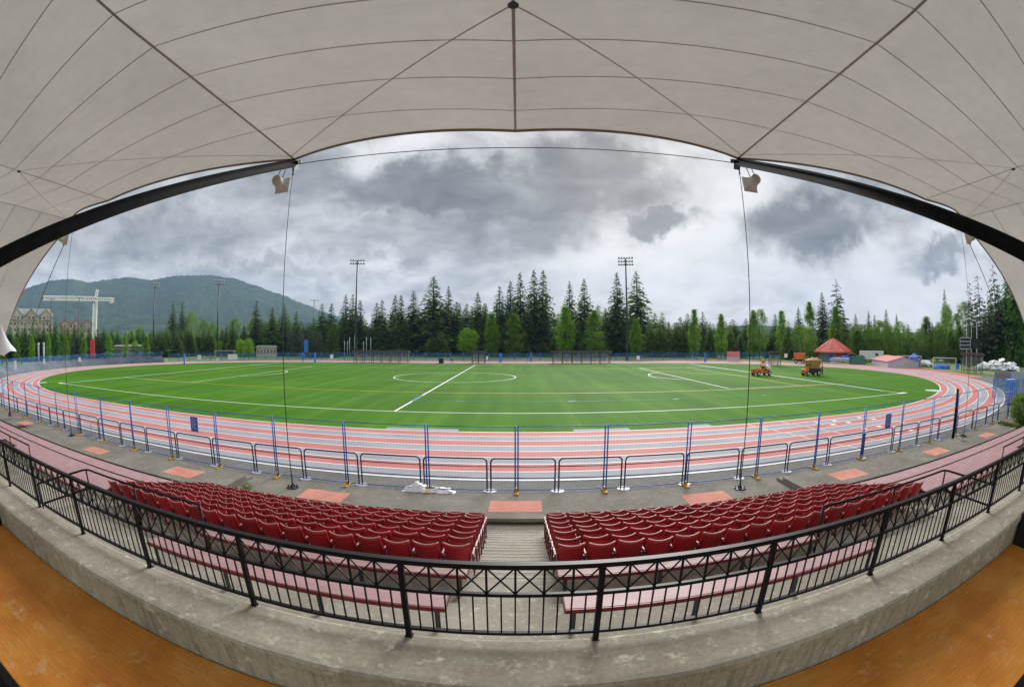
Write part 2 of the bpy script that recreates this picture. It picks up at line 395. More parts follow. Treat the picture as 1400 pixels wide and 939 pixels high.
# red rubber apron outside the far right bend
ap = MB()
def arc(cx, cy, r, a0, a1, n=20): return [(cx+r*cos(radians(a0+(a1-a0)*k/n)), cy+r*sin(radians(a0+(a1-a0)*k/n))) for k in range(n+1)]
inn = arc(TX1, TYC, TR+LANE*8+0.10, -32, 88, 40)
out = []
for (x, y) in inn:
    d = Vector((x-TX1, y-TYC)).normalized(); ang = math.degrees(atan2(d.y, d.x))
    w = 4.2 if ang < 20 else 3.4
    if ang > 60: w = 2.5
    out.append((x+d.x*w, y+d.y*w))
for i in range(len(inn)-1):
    ap.quad((*inn[i],-0.004),(*out[i],-0.004),(*out[i+1],-0.004),(*inn[i+1],-0.004))
struct(ap.build('track_apron', M['lane_red']))
fs = MB(); sheet(fs, TX0, 66, TYC+TR+LANE*8+0.1, TYC+TR+LANE*8+2.6, -0.004); struct(fs.build('far_path', M['lane_red']))

# pitch markings
PL, PW, PM = 50.1, 67.1, 33.55
def stroke(mb, p, q, w, z):
    p = Vector((p[0],p[1],z)); q = Vector((q[0],q[1],z)); d = (q-p).normalized(); n = Vector((-d.y,d.x,0))*w/2
    mb.quad(p-n, q-n, q+n, p+n)
def circ(mb, cx, cy, r, a0, a1, w, z, n=48):
    for k in range(n):
        A = radians(a0+(a1-a0)*k/n); B = radians(a0+(a1-a0)*(k+1)/n)
        mb.quad((cx+(r-w/2)*cos(A),cy+(r-w/2)*sin(A),z),(cx+(r+w/2)*cos(A),cy+(r+w/2)*sin(A),z),
                (cx+(r+w/2)*cos(B),cy+(r+w/2)*sin(B),z),(cx+(r-w/2)*cos(B),cy+(r-w/2)*sin(B),z))
W_ = 0.16
w1 = MB()
stroke(w1, (-PL,0), (PL,0), W_, 0.008); stroke(w1, (-PL,PW), (PL,PW), W_, 0.008)
stroke(w1, (0,0), (0,PW), W_+0.04, 0.010)
circ(w1, 0, PM, 9.15, 0, 360, W_, 0.008)
for s in (-1, 1):
    xg, xp = s*PL, s*(PL-16.5)
    for yy in (PM-20.16, PM+20.16): stroke(w1, (xg,yy), (xp,yy), W_*0.8, 0.008)
    stroke(w1, (xp,PM-20.16), (xp,PM+20.16), W_, 0.008)
    stroke(w1, (xg,0), (xg,PW), W_, 0.006)
    circ(w1, s*(PL-11), PM, 9.15, (180-53 if s > 0 else -53), (180+53 if s > 0 else 53), W_, 0.008, 20)
    w1.add([(xg-0.5*s,-0.35,0.012),(xg+1.0*s,-0.35,0.012),(xg+1.0*s,0.35,0.012),(xg-0.5*s,0.35,0.012)], [(0,1,2,3)])
struct(w1.build('pitch_lines', M['line_white']))
yl = MB()
stroke(yl, (-44,13.5), (52,12.4), 0.20, 0.007); stroke(yl, (-44,54), (50,54), 0.20, 0.007)
stroke(yl, (-44,13.5), (-44,54), 0.16, 0.007); stroke(yl, (44,12.4), (44,54), 0.20, 0.007)
stroke(yl, (27,54), (52,22), 0.18, 0.007)
struct(yl.build('yellow_lines', M['line_yellow']))
bl = MB()
for x in range(-46, 50, 5):
    stroke(bl, (x,6.6), (x+4.6,6.6), 0.07, 0.007)
    if x % 10 == 4: stroke(bl, (x,6.45), (x+0.7,6.75), 0.22, 0.0072)
stroke(bl, (0,6.0), (0,10.4), 0.42, 0.013)
circ(bl, TX1, TYC, TR-1.4, -20, -8, 0.4, 0.007, 8)
struct(bl.build('blue_lines', M['line_blue']))
tl = MB()
stroke(tl, (PL-0.25,3), (PL-0.25,PW), 0.22, 0.0075); stroke(tl, (-PL+0.25,3), (-PL+0.25,PW), 0.18, 0.0075)
struct(tl.build('teal_lines', M['line_teal']))
# pale take-off boards set into the turf edge
jb = MB()
for (x0,x1) in ((12.9,16.4),(1.3,5.9),(20.4,22.0)): sheet(jb, x0, x1, TYC-TR+0.05, TYC-TR+0.75, 0.012)
struct(jb.build('jump_runway', M['lane_grey']))
rp = MB()
for (u, v, r) in ((57,523,0.9),(1277,534,1.3)):
    p = gz(u, v); rp.add([(p.x+r*cos(2*pi*k/9)*random.uniform(.7,1.1), p.y+r*1.5*sin(2*pi*k/9)*random.uniform(.7,1.1), 0.011) for k in range(9)], [tuple(range(9))])
struct(rp.build('worn_patch', M['pink_pad'] if False else M['mat_grey']))

# ------------------------------------------------------------------ grandstand terrace
GX = 9.455
X0, X1 = GX-46, GX+46
prof = [(-18.0,-0.6),(-18.25,0.0),(-20.55,0.0),(-20.55,-0.23),(-21.8,-0.23)]
prof = [(-18.2,0.0),(-20.55,0.0),(-20.55,-0.23),(-21.8,-0.23)]
for k in range(7):
    z = 0.02+0.187*k; prof += [(-21.8-0.7*k if k else -21.8, z), (-22.5-0.7*k, z)]
prof = prof[:4]
for k in range(7):
    z = 0.02+0.187*k; prof += [(-21.8-0.7*k, z), (-22.5-0.7*k, z)]
prof += [(-26.7,1.33),(-27.75,1.33),(-27.75,1.52),(-30.88,1.52)]
wk = MB(); sheet(wk, X0, X1, -20.55, -18.2, 0.0); wk.quad((X0,-20.55,-0.12),(X0,-20.55,0),(X1,-20.55,0),(X1,-20.55,-0.12)); wk.quad((X0,-20.2,-0.12),(X0,-20.55,-0.12),(X1,-20.55,-0.12),(X1,-20.2,-0.12)); wk.quad((X0,-20.2,-0.30),(X0,-20.2,-0.12),(X1,-20.2,-0.12),(X1,-20.2,-0.30))
wk.quad((X0,-18.2,-0.1),(X1,-18.2,-0.1),(X1,-18.2,0),(X0,-18.2,0))
struct(wk.build('walkway', M['concrete_walk']))
te = thing('grandstand_terrace', 'stepped pale concrete terrace of the grandstand rising from the walkway to the parapet', 'grandstand')
tm = MB()
pp = prof[2:]
pp[0] = (-20.19,-0.23)
for (ya,za),(yb,zb) in zip(pp[:-1], pp[1:]):
    tm.quad((X0,ya,za),(X0,yb,zb),(X1,yb,zb),(X1,ya,za))
tm.build('terrace_steps', M['concrete_step'], te)
ais = MB()
for k in range(7):
    z = 0.02+0.187*k
    ais.box(GX-0.74, GX+0.74, -22.497-0.7*k, -22.16-0.7*k, z-0.05, z+0.0935)
ais.box(GX-0.74, GX+0.74, -27.747, -27.35, 1.3, 1.425)
ais.build('aisle_step', M['concrete_step'], te, bevel=0.012)
for k in range(7):
    z = 0.02+0.187*k
    for (yy, zz) in ((-21.8-0.7*k, z), (-22.16-0.7*k, z+0.0935)):
        nb_ = MB(); nb_.box(GX-0.73, GX+0.73, yy-0.055, yy+0.006, zz-0.03, zz+0.006); nb_.build('step_nosing', M['nosing'], te)
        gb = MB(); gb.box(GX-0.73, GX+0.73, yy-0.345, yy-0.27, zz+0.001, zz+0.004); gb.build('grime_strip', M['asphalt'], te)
for cx, w in ((GX-20.5,0.6),(GX+20.5,0.6)):
    b = MB()
    for k in range(7): b.box(cx-w, cx+w, -22.497-0.7*k, -22.16-0.7*k, 0.02+0.187*k-0.05, 0.02+0.187*k+0.0935)
    b.build('aisle_step', M['concrete_step'], te)
for xa, xb in ((-20.4,-1.0),(19.7,X1-3)):
    r = MB(); r.box(xa, xb, -21.76, -19.2, -0.1, 0.25); r.box(xa+0.004, xb-0.004, -19.2, -18.75, -0.1, 0.12)
    o = r.build('raised_walkway', M['concrete_walk'], bevel=0.012); struct(o)
# salmon painted squares
for i, (u, v) in enumerate(((704.5,692),(442,677),(967,680),(250,645),(1160,648),(130,616),(1280,617),(1351,595),(22,580))):
    h = 0.0 if i in (0,1,2) else 0.25
    p = gz(u, v, h); pdm = MB()
    x0, x1, y0, y1 = p.x-0.87, p.x+0.87, p.y-0.53, p.y+0.53
    if h: y0, y1 = max(y0,-20.8), min(y1,-19.25)
    if u < 30: x0, x1 = p.x-0.9, p.x+0.9; y0, y1 = -20.4, -19.4
    if 1345 < u: x0, x1 = p.x-0.8, p.x+0.8
    pdm.quad((x0,y0,h+0.004),(x1,y0,h+0.004),(x1+0.02,y1,h+0.004),(x0+0.02,y1,h+0.004))
    struct(pdm.build('painted_square', M['pink_pad']))

# ------------------------------------------------------------------ parapet, counter, end panels
pw = MB()
WY0, WY1, WZ = -31.40, -30.84, 3.264
n = 420
def wall_prof(i):
    j = [random.uniform(-1,1) for _ in range(4)]
    return [(WY0+0.012, 1.2), (WY0+0.012, WZ-0.10), (WY0-0.030+0.004*j[0], WZ-0.092+0.005*j[1]), (WY0-0.034+0.004*j[2], WZ-0.030), (WY0-0.012+0.005*j[3], WZ-0.006), (WY0+0.045, WZ), (WY1-0.05, WZ), (WY1-0.02, WZ-0.008), (WY1, WZ-0.035), (WY1, 1.2)]
m_ = len(wall_prof(0))
vs = []; fs_ = []
for i in range(n+1):
    x = X0+(X1-X0)*i/n
    vs += [(x, y, z) for y, z in wall_prof(i)]
for i in range(n):
    for k in range(m_-1): fs_.append((i*m_+k, i*m_+k+1, (i+1)*m_+k+1, (i+1)*m_+k))
pw.add(vs, fs_)
tag(pw.build('parapet_wall', M['concrete_wall']), 'thick weathered grey concrete parapet wall under the black railing', 'wall')
ct = MB(); ct.box(2.14, 16.02, -33.12, WY0-0.004, 2.80, 2.84)
ctr = thing('press_counter', 'long orange stained plywood counter behind the concrete parapet', 'counter', (9.1,-32.2,2.0))
def local(o, root):  # keep world geometry under a moved root
    o.matrix_parent_inverse = Matrix.Translation(-Vector(root.location)); return o
local(ct.build('counter_top', M['counter'], ctr, bevel=0.006), ctr)
b = MB(); b.box(2.2, 15.96, -33.08, -33.02, 1.6, 2.795)
local(b.build('front_board', M['dark_panel'], ctr), ctr)
fl = MB(); fl.box(X0, X1, -48, -31.41, 1.2, 1.55); struct(fl.build('booth_floor', M['dark_panel']))
for x, w in ((1.98,'left'),(16.04,'right')):
    e = MB(); e.box(x, x+0.12, -33.9, WY0-0.004, 1.5, 3.27)
    e.box(x-1.5 if w == 'left' else x+0.12, x if w == 'left' else x+1.5, -33.9, WY0-0.3, 1.5, 2.7)
    tag(e.build('end_panel', M['dark_panel'], bevel=0.004), 'black plywood end panel closing the %s end of the orange counter' % w, 'panel')

# ------------------------------------------------------------------ black railing on the parapet
rl = thing('guard_railing', 'long black steel railing with crossed lattice band and balusters on top of the parapet', 'railing', (GX,-30.88,WZ))
RY = -30.885; BAY = 1.385; RX = 9.405
def put(mb, name, mat, root=rl): return local(mb.build(name, mat, root), root)
nb = 20; xa, xb = RX-BAY*(nb+.5), RX+BAY*(nb+.5)
b = MB(); b.box(xa, xb, RY-0.027, RY+0.027, WZ+0.674, WZ+0.712); put(b, 'top_rail', M['black_steel'])
b = MB(); b.box(xa, xb, RY-0.016, RY+0.016, WZ+0.434, WZ+0.462); put(b, 'mid_rail', M['black_steel'])
b = MB(); b.box(xa, xb, RY-0.016, RY+0.016, WZ+0.072, WZ+0.098); put(b, 'bottom_rail', M['black_steel'])
# one bay of crosses and one bay of balusters, copied along
lat = MB(); bal = MB()
cells = 7; cw = BAY/cells
for c in range(cells):
    x0 = -BAY/2+c*cw
    if c: lat.box(x0-0.008, x0+0.008, -0.008, 0.008, 0.462, 0.674)
    for s in (1,-1):
        a0 = Vector((x0+0.006, 0.004*s, 0.466 if s > 0 else 0.671)); b0 = Vector((x0+cw-0.006, 0.004*s, 0.671 if s > 0 else 0.466))
        d = (b0-a0); L_ = d.length/2; d.normalize(); lat.obox((a0+b0)/2, d*L_, (0,0.004,0), d.cross(Vector((0,1,0)))*0.0055)
nbal = 14
for c in range(1, nbal):
    x0 = -BAY/2+c*BAY/nbal; bal.box(x0-0.0058, x0+0.0058, -0.0058, 0.0058, 0.098, 0.432)
lo = lat.build('lattice_panel', M['black_steel'], rl); bo = bal.build('baluster_panel', M['black_steel'], rl)
po = MB(); po.box(-0.0205, 0.0205, -0.0205, 0.0205, -0.004, 0.69); po.box(-0.03, 0.03, -0.03, 0.03, -0.004, 0.006)
po = po.build('post', M['black_steel'], rl)
first = True
for i in range(-nb, nb+1):
    for o in (lo, bo):
        c = o if i == -nb else o.copy()
        if i != -nb: COL.objects.link(c); c.parent = rl
        c.location = (RX+i*BAY-GX, RY+30.88, 0)
for i in range(-nb, nb+2):
    c = po if i == -nb else po.copy()
    if i != -nb: COL.objects.link(c); c.parent = rl
    c.location = (RX+(i-0.5)*BAY-GX, RY+30.88, 0)

# ------------------------------------------------------------------ stair-well guard rails on the terrace
def guard(x0, x1, ya, yb, ztop, zbase, label, opening):
    r = thing('stairwell_guard', label, 'guard rail', ((x0+x1)/2, ya, zbase), 0, 'black guard rails round the stair openings')
    for z, nm in ((ztop,'top_rail'),(ztop-0.48,'mid_rail')):
        b = MB()
        if opening == 'left': pts = [(x1,ya,z),(x0+0.12,ya,z),(x0,ya-0.12,z),(x0,yb,z)]
        else: pts = [(x0,ya,z),(x1-0.12,ya,z),(x1,ya-0.12,z),(x1,yb,z)]
        b.tube(pts, 0.027, 8); local(b.build(nm, M['black_steel'], r, True), r)
    xp = x0 if opening == 'left' else x1
    for (x, y) in ((x0,ya-0.02),((x0+x1)/2,ya),(x1,ya-0.02),(xp,yb)):
        b = MB(); b.tube([(x,y,zbase),(x,y,ztop)], 0.026, 8); local(b.build('post', M['black_steel'], r, True), r)
guard(-0.95, 3.5, -27.2, -29.0, 2.36, 1.32, 'black double rail guard behind the left block of red seats', 'left')
guard(15.2, 19.8, -27.2, -29.0, 2.40, 1.32, 'black double rail guard behind the right block of red seats', 'right')
guard(-9.6, -5.2, -27.2, -29.0, 2.33, 1.32, 'black double rail guard among the pink benches far to the left', 'left')
guard(24.1, 28.6, -27.2, -29.0, 2.33, 1.32, 'black double rail guard among the pink benches far to the right', 'right')

# ------------------------------------------------------------------ benches
def bench(x0, x1, yn, depth, z, zb, label, group, legs=True, back=0.0):
    r = thing('plank_bench', label, 'bench', ((x0+x1)/2, yn+depth/2, zb), 0, group)
    b = MB(); b.box(x0, x1, yn+0.022, yn+depth, z-0.045, z); local(b.build('plank', M['plank'], r, bevel=0.006), r)
    b = MB(); b.box(x0-0.004, x1+0.004, yn-0.012, yn+0.02, z-0.070, z-0.004); 
    for x in (x0-0.014, x1+0.004): b.box(x, x+0.010, yn+0.021, yn+depth, z-0.085, z-0.004)
    local(b.build('front_edge', M['maroon'], r, bevel=0.005), r)
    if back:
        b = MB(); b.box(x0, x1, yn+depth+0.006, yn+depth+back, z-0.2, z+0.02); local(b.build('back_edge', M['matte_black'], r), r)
    if legs:
        nL = max(2, int(round((x1-x0)/1.9))+1)
        for k in range(nL):
            x = x0+0.12+(x1-x0-0.24)*k/(nL-1)
            b = MB(); b.box(x-0.035, x+0.035, yn+0.07, yn+0.11, zb, z-0.046); b.box(x-0.03, x+0.03, yn+0.11, yn+depth-0.05, z-0.10, z-0.046)
            local(b.build('leg', M['dark_steel'], r), r)
G1 = 'long pink bench planks behind the red seats'
bench(3.42, 8.71, -27.30, 0.45, 1.78, 1.33, 'faded pink bench plank right behind the left block of red seats', G1)
bench(3.05, 8.56, -28.56, 0.45, 1.96, 1.52, 'faded pink bench plank nearest the railing, left of the stairs', G1)
bench(10.16, 15.2, -27.30, 0.45, 1.78, 1.33, 'faded pink bench plank right behind the right block of red seats', G1)
bench(10.15, 15.75, -28.56, 0.45, 1.96, 1.52, 'faded pink bench plank nearest the railing, right of the stairs', G1)
RW = ['front','second','third','fourth','fifth','sixth','seventh','back']
for side in ('left','right'):
    for k in range(8):
        yn = -22.33-0.7*k; zb = 0.02+0.187*k; z = zb+0.43
        if k == 7: yn = -27.3; zb = 1.33; z = 1.76
        segs = [(10.75, 20.46, 'nearer'), (20.5, 36.5, 'farther')]
        if k == 7: segs = [(10.9, 14.3, 'nearer'), (21.2, 36.5, 'farther')]
        if k == 6: segs[0] = (10.75, 18.6, 'nearer')
        for (d0, d1, w) in segs:
            x0, x1 = (GX-d1, GX-d0) if side == 'left' else (GX+d0, GX+d1)
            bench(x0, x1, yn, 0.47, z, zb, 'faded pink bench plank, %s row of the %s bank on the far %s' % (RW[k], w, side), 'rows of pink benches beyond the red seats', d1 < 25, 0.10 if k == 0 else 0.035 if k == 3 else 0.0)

# ------------------------------------------------------------------ red stadium seats
def seat_proto():
    r = thing('stadium_seat', 'seat', 'seat', (0,0,0), 0, 'dark red stadium seats in two blocks')
    # backrest: curved shell leaning back (-y is behind)
    nx, nz = 8, 5; w = 0.232
    def P(i, k, off):
        s = -1+2*i/nx; t = k/nz
        x = s*w*(0.94+0.06*t); y = -0.10-0.13*t+0.055*(1-s*s)*-1-off*1.0+0.03; z = 0.40+0.465*t-0.034*(1-s*s)*t
        return (x, y+0.03*t*t*-1, z)
    b = MB(); vs = [P(i,k,0) for k in range(nz+1) for i in range(nx+1)]+[P(i,k,0.02) for k in range(nz+1) for i in range(nx+1)]
    o = (nx+1)*(nz+1); fs = []
    for k in range(nz):
        for i in range(nx):
            a = k*(nx+1)+i; fs += [(a,a+nx+1,a+nx+2,a+1),(o+a,o+a+1,o+a+nx+2,o+a+nx+1)]
    for i in range(nx):
        a = i; fs.append((a,a+1,o+a+1,o+a)); a = nz*(nx+1)+i; fs.append((a+1,a,o+a,o+a+1))
    for k in range(nz):
        a = k*(nx+1); fs.append((a+nx+1,a,o+a,o+a+nx+1)); a = a+nx; fs.append((a,a+nx+1,o+a+nx+1,o+a))
    b.add(vs, fs); bk = b.build('backrest', M['seat'], r, True)
    t = MB(); t.tube([(p[0], p[1]-0.008, p[2]+0.002) for p in (P(i,nz,0) for i in range(nx+1))], 0.0125, 6)
    t.build('rim', M['seat_rim'], bk, True)
    s = MB()      # tipped-up pan: a curved slab standing behind the back panel line
    pr = [(0.03,0.40),(0.10,0.425),(0.17,0.50),(0.19,0.60),(0.165,0.70)]
    vs = []; 
    for (y, z) in pr: vs += [(-0.215,y,z),(0.215,y,z)]
    for (y, z) in pr: vs += [(-0.215,y-0.028,z+0.022),(0.215,y-0.028,z+0.022)]
    m = len(pr); fs = []
    for k in range(m-1): fs += [(2*k,2*k+1,2*k+3,2*k+2),(2*m+2*k+1,2*m+2*k,2*m+2*k+2,2*m+2*k+3),(2*k+2,2*m+2*k+2,2*m+2*k,2*k),(2*k+1,2*m+2*k+1,2*m+2*k+3,2*k+3)]
    fs += [(0,2*m,2*m+1,1),(2*m-2,2*m-1,4*m-1,4*m-2)]
    s.add(vs, fs); s.build('seat_pan', M['seat'], r, True)
    return r
def standard(parent, x):
    b = MB()
    b.obox((x, 0.0, 0.60), (0.016,0,0), (0,0.16,-0.01), (0,0.0,0.014))       # armrest
    b.build('armrest', M['seat_arm'], parent, bevel=0.006)
    b = MB(); b.obox((x,-0.11,0.40), (0.014,0,0), (0,0.026,0.004), (0,-0.06,0.19)); b.obox((x,0.02,0.24), (0.014,0,0), (0,0.03,0), (0,0.02,0.24))
    b.obox((x,0.04,0.012), (0.03,0,0), (0,0.09,0), (0,0,0.012))
    b.build('standard', M['maroon'], parent)
PITCH = 0.535
sp = seat_proto(); standard(sp, PITCH/2)
ep = seat_proto(); standard(ep, PITCH/2); standard(ep, -PITCH/2)
spm = None
used_s = used_e = False
ROWN = ['front row','second row from the front','third row from the front','middle row','third row from the back','second row from the back','back row']
for side, sx in (('left',-1),('right',1)):
    for k in range(7):
        y = -22.3-0.7*k+0.20; z = 0.02+0.187*k+0.018*(6-k)/6
        for c in range(18):
            x = GX+sx*(0.78+k*-0.014+0.02+PITCH*(c+0.5))
            lab = 'dark red seat, %s from the stairs, %s, %s block' % (nth(c+1), ROWN[k], side)
            end = c == 17
            src = ep if end else sp
            # the arm stands on the stairs' side of every seat; the last seat also has one on its outer side
            flag = used_e if end else used_s
            o = src if not flag else dup(src, (0,0,0))
            if end: used_e = True
            else: used_s = True
            o.location = (x, y, z); o['label'] = lab
            o.rotation_euler = (0,0,0)
            if sx > 0 and not end: o.scale = (-1,1,1)
            # small wear: backs do not stand perfectly in line
            o.rotation_euler = (radians(random.uniform(-1.6,1.6)), 0, radians(random.uniform(-1.2,1.2)))
# ------------------------------------------------------------------ navy barriers along the walkway
BP = 2.463; BX = 8.47; BYY = -17.85
def barrier_proto():
    r = thing('steel_barrier', 'b', 'barrier', (0,0,0), 0, 'navy steel barriers along the track edge')
    w = BP-0.14; b = MB(); c = 0.16; h = 1.25
    pts = [(-w/2,0,0)]+[(-w/2,0,h-c)]+[(-w/2+c*(1-cos(pi/2*k/5)),0,h-c+c*sin(pi/2*k/5)) for k in range(1,6)]
    pts += [(w/2-c+c*sin(pi/2*k/5),0,h-c+c*cos(pi/2*k/5)) for k in range(0,6)]+[(w/2,0,0)]
    b.tube(pts, 0.030, 8); b.build('frame', M['navy_steel'], r, True)
    for z in (0.95, 0.51):
        b = MB(); b.tube([(-w/2,0,z),(w/2,0,z)], 0.020, 8); b.build('rail', M['navy_steel'], r, True)
    b = MB(); b.cyl((-w/2-0.03,0,-0.012), 0.24, 0.02, 18); b.build('footing', M['mat_grey'], r)
    return r
bp_ = barrier_proto(); first = True
for i in range(-20, 19):
    x = BX+BP*(i+0.5)
    n_ = (i+1 if i >= 0 else -i)
    lab = 'navy arched steel barrier, %s to the %s of the stairs axis' % (nth(n_), 'right' if i >= 0 else 'left')
    o = bp_ if first else dup(bp_, (0,0,0)); first = False
    o.location = (x, BYY, -0.01); o['label'] = lab

# ------------------------------------------------------------------ blue temporary fence panels
FP = 3.19; FX = 9.47; FY = -18.1
def wire_mesh(mb, x0, x1, z0, z1, nx, nz, r=0.0011):
    for k in range(1, nx):
        x = x0+(x1-x0)*k/nx; mb.box(x-r, x+r, -r, r, z0, z1)
    for k in range(1, nz):
        z = z0+(z1-z0)*k/nz; mb.box(x0, x1, -r+0.004, r+0.004, z-r, z+r)
def fence_proto(w, h, mat, name='mesh_fence_panel', group='blue mesh fence panels', foot=True, rad=0.027, nx=26, nz=11):
    r = thing(name, 'f', 'fence panel', (0,0,0), 0, group)
    x0, x1 = -w/2+0.05, w/2-0.05
    b = MB(); b.tube([(x0,0,0.06),(x0,0,h)], rad, 8); b.tube([(x1,0,0.06),(x1,0,h)], rad, 8)
    b.tube([(x0,0,h-0.03),(x1,0,h-0.03)], rad*0.62, 6); b.tube([(x0,0,0.12),(x1,0,0.12)], rad*0.62, 6)
    b.build('frame', mat, r, True)
    b = MB(); wire_mesh(b, x0, x1, 0.12, h-0.03, nx, nz); b.build('wire_mesh', mat, r)
    if foot:
        b = MB(); b.box(x0-0.13, x0+0.03, -0.30, 0.30, 0.0, 0.055); b.box(x0-0.10, x0-0.02, -0.07, 0.07, 0.055, 0.20)
        b.build('foot', M['yellow'], r, bevel=0.012)
    return r
fp_ = fence_proto(FP, 2.5, M['blue_steel']); first = True
for i in range(-16, 17):
    n_ = (i+1 if i >= 0 else -i)
    lab = 'tall blue wire mesh fence panel, %s to the %s of the stairs' % (nth(n_), 'right' if i >= 0 else 'left')
    o = fp_ if first else dup(fp_, (0,0,0)); first = False
    o.location = (FX+FP*(i+0.5), FY+random.uniform(-0.03,0.03), 0.0); o['label'] = lab
    o.rotation_euler = (radians(random.uniform(-0.8,0.8)), 0, radians(random.uniform(-0.5,0.5)))
    if not -26 < o.location.x < 33: pass
# small navy notices wired to the fence
for u, v, w in ((265.5,580,'left'),(1214.5,575,'right')):
    t0 = (FY-0.03-CY)/ray(u,v).y; p = EYE+ray(u,v)*t0
    b = MB(); b.box(p.x-0.24, p.x+0.24, FY-0.035, FY-0.028, p.z-0.33, p.z+0.33)
    r = thing('fence_notice', 'small navy notice board wired to the blue fence on the %s' % w, 'notice', (p.x, FY, p.z-0.33))
    local(b.build('board', M['blue_steel'], r), r)
    for k in range(5):
        b = MB(); zz = p.z+0.22-0.1*k; b.box(p.x-0.17, p.x+0.17-0.08*(k % 2), FY-0.039, FY-0.037, zz-0.016, zz+0.016)
        local(b.build('text_line', M['mat_grey'], r), r)
# round-based small posts on the walkway
for u, v, h, w in ((126,599,0.8,'beside the pink square on the left'),(1316,602,0.75,'beside the black pole on the right')):
    p = gz(u, v, 0.25); r = thing('base_post', 'thin grey post on a round base %s' % w, 'post', p)
    b = MB(); b.cyl((0,0,0), 0.20, 0.03, 16); b.build('base', M['grey_steel'], r)
    b = MB(); b.cyl((0,0,0.03), 0.018, h, 8); b.build('rod', M['grey_steel'], r)
p = gz(1302.5, 600, 0.12); b = MB(); b.cyl((0,0,0), 0.10, 2.75, 12); b.cyl((0,0,2.75), 0.115, 0.03, 12)
o = b.build('black_pole', M['black_steel'], None, True); o.location = p; tag(o, 'thick black padded pole standing at the right end of the fence', 'pole')

# crumpled white plastic sheet round the barrier foot left of the stairs
b = MB(); p = gz(583, 670); nx, ny = 22, 12; vs = []
for j in range(ny+1):
    for i in range(nx+1):
        s, t = i/nx*2-1, j/ny*2-1
        rr = max(0, 1-abs(s)**2.2)*max(0, 1-abs(t)**2)
        h = rr*(0.10+0.22*max(0,1-abs(s+0.45)*2.2)+0.06*random.random())+0.004
        vs.append((s*0.85+0.05*random.uniform(-1,1)+(0.25 if t < 0 and s > 0 else 0), t*0.33+0.05*random.uniform(-1,1), h))
b.add(vs, [(j*(nx+1)+i, j*(nx+1)+i+1, (j+1)*(nx+1)+i+1, (j+1)*(nx+1)+i) for j in range(ny) for i in range(nx)])
M['plastic'] = paint('white_plastic_sheet', (0.80,0.81,0.84), 0.35, 0, 0.06, 6)
o = b.build('plastic_sheet', M['plastic'], None, True); o.location = (p.x, -18.0, 0.005)
tag(o, 'crumpled white plastic sheet wrapped round a barrier foot left of the stairs', 'plastic sheet')

# ------------------------------------------------------------------ canopy
HB = 8.55; ZR, ZV = 12.5, 11.4
RIDGE = [GX-HB*3+0.1, GX-HB, GX+HB, GX+HB*3-0.1]
AY = -18.85
seam_r = [-18.85,-21.75,-24.0,-25.9,-27.75,-29.55,-31.45,-33.4,-35.4,-37.4,-39.4,-41.4]
seam_c = [-21.85,-23.10,-24.7,-26.2,-27.65,-29.2,-30.8,-32.5,-34.3,-36.2,-38.2,-40.4]
def can_pt(xc, u, vv):          # u in -1..1 across a bay, vv in 0..len-1 along it
    i = min(int(vv), len(seam_r)-2); f = vv-i
    yr = seam_r[i]+(seam_r[i+1]-seam_r[i])*f; yc = seam_c[i]+(seam_c[i+1]-seam_c[i])*f
    a = abs(u)
    y = yc+(yr-yc)*(a**1.9)
    back = max(0.0, -(y+29.0))*0.05
    z = ZV+(ZR-ZV)*(a**1.12)+back-0.10*sin(pi*a)*0.5
    z += 0.10*max(0.0, 1-vv/1.5)*(1-a)**1.0*0.0
    return Vector((xc+HB*u, y, z))
cp = thing('membrane_canopy', 'white tensile fabric canopy with brown seams stretched over the grandstand', 'canopy', (GX,-30,0))
def grid_mesh(f, nu, nv, mb):
    o = len(mb.v); vs = [f(i/nu, j/nv) for j in range(nv+1) for i in range(nu+1)]
    mb.add(vs, [(j*(nu+1)+i, j*(nu+1)+i+1, (j+1)*(nu+1)+i+1, (j+1)*(nu+1)+i) for j in range(nv) for i in range(nu)])
NV = len(seam_r)-1
def ribbon(mb, pts, w):
    pts = [Vector(p) for p in pts]
    for i in range(len(pts)-1):
        pass
    L_ = []
    for i, p in enumerate(pts):
        d = (pts[min(i+1,len(pts)-1)]-pts[max(i-1,0)]).normalized(); s = d.cross(Vector((0,0,1))).normalized()*w/2
        L_.append((p-s, p+s))
    o = len(mb.v); mb.add([q for pr in L_ for q in pr], [(2*i,2*i+1,2*i+3,2*i+2) for i in range(len(pts)-1)])
DN = Vector((0,0,-0.012))
bays = [GX-2*HB, GX, GX+2*HB]
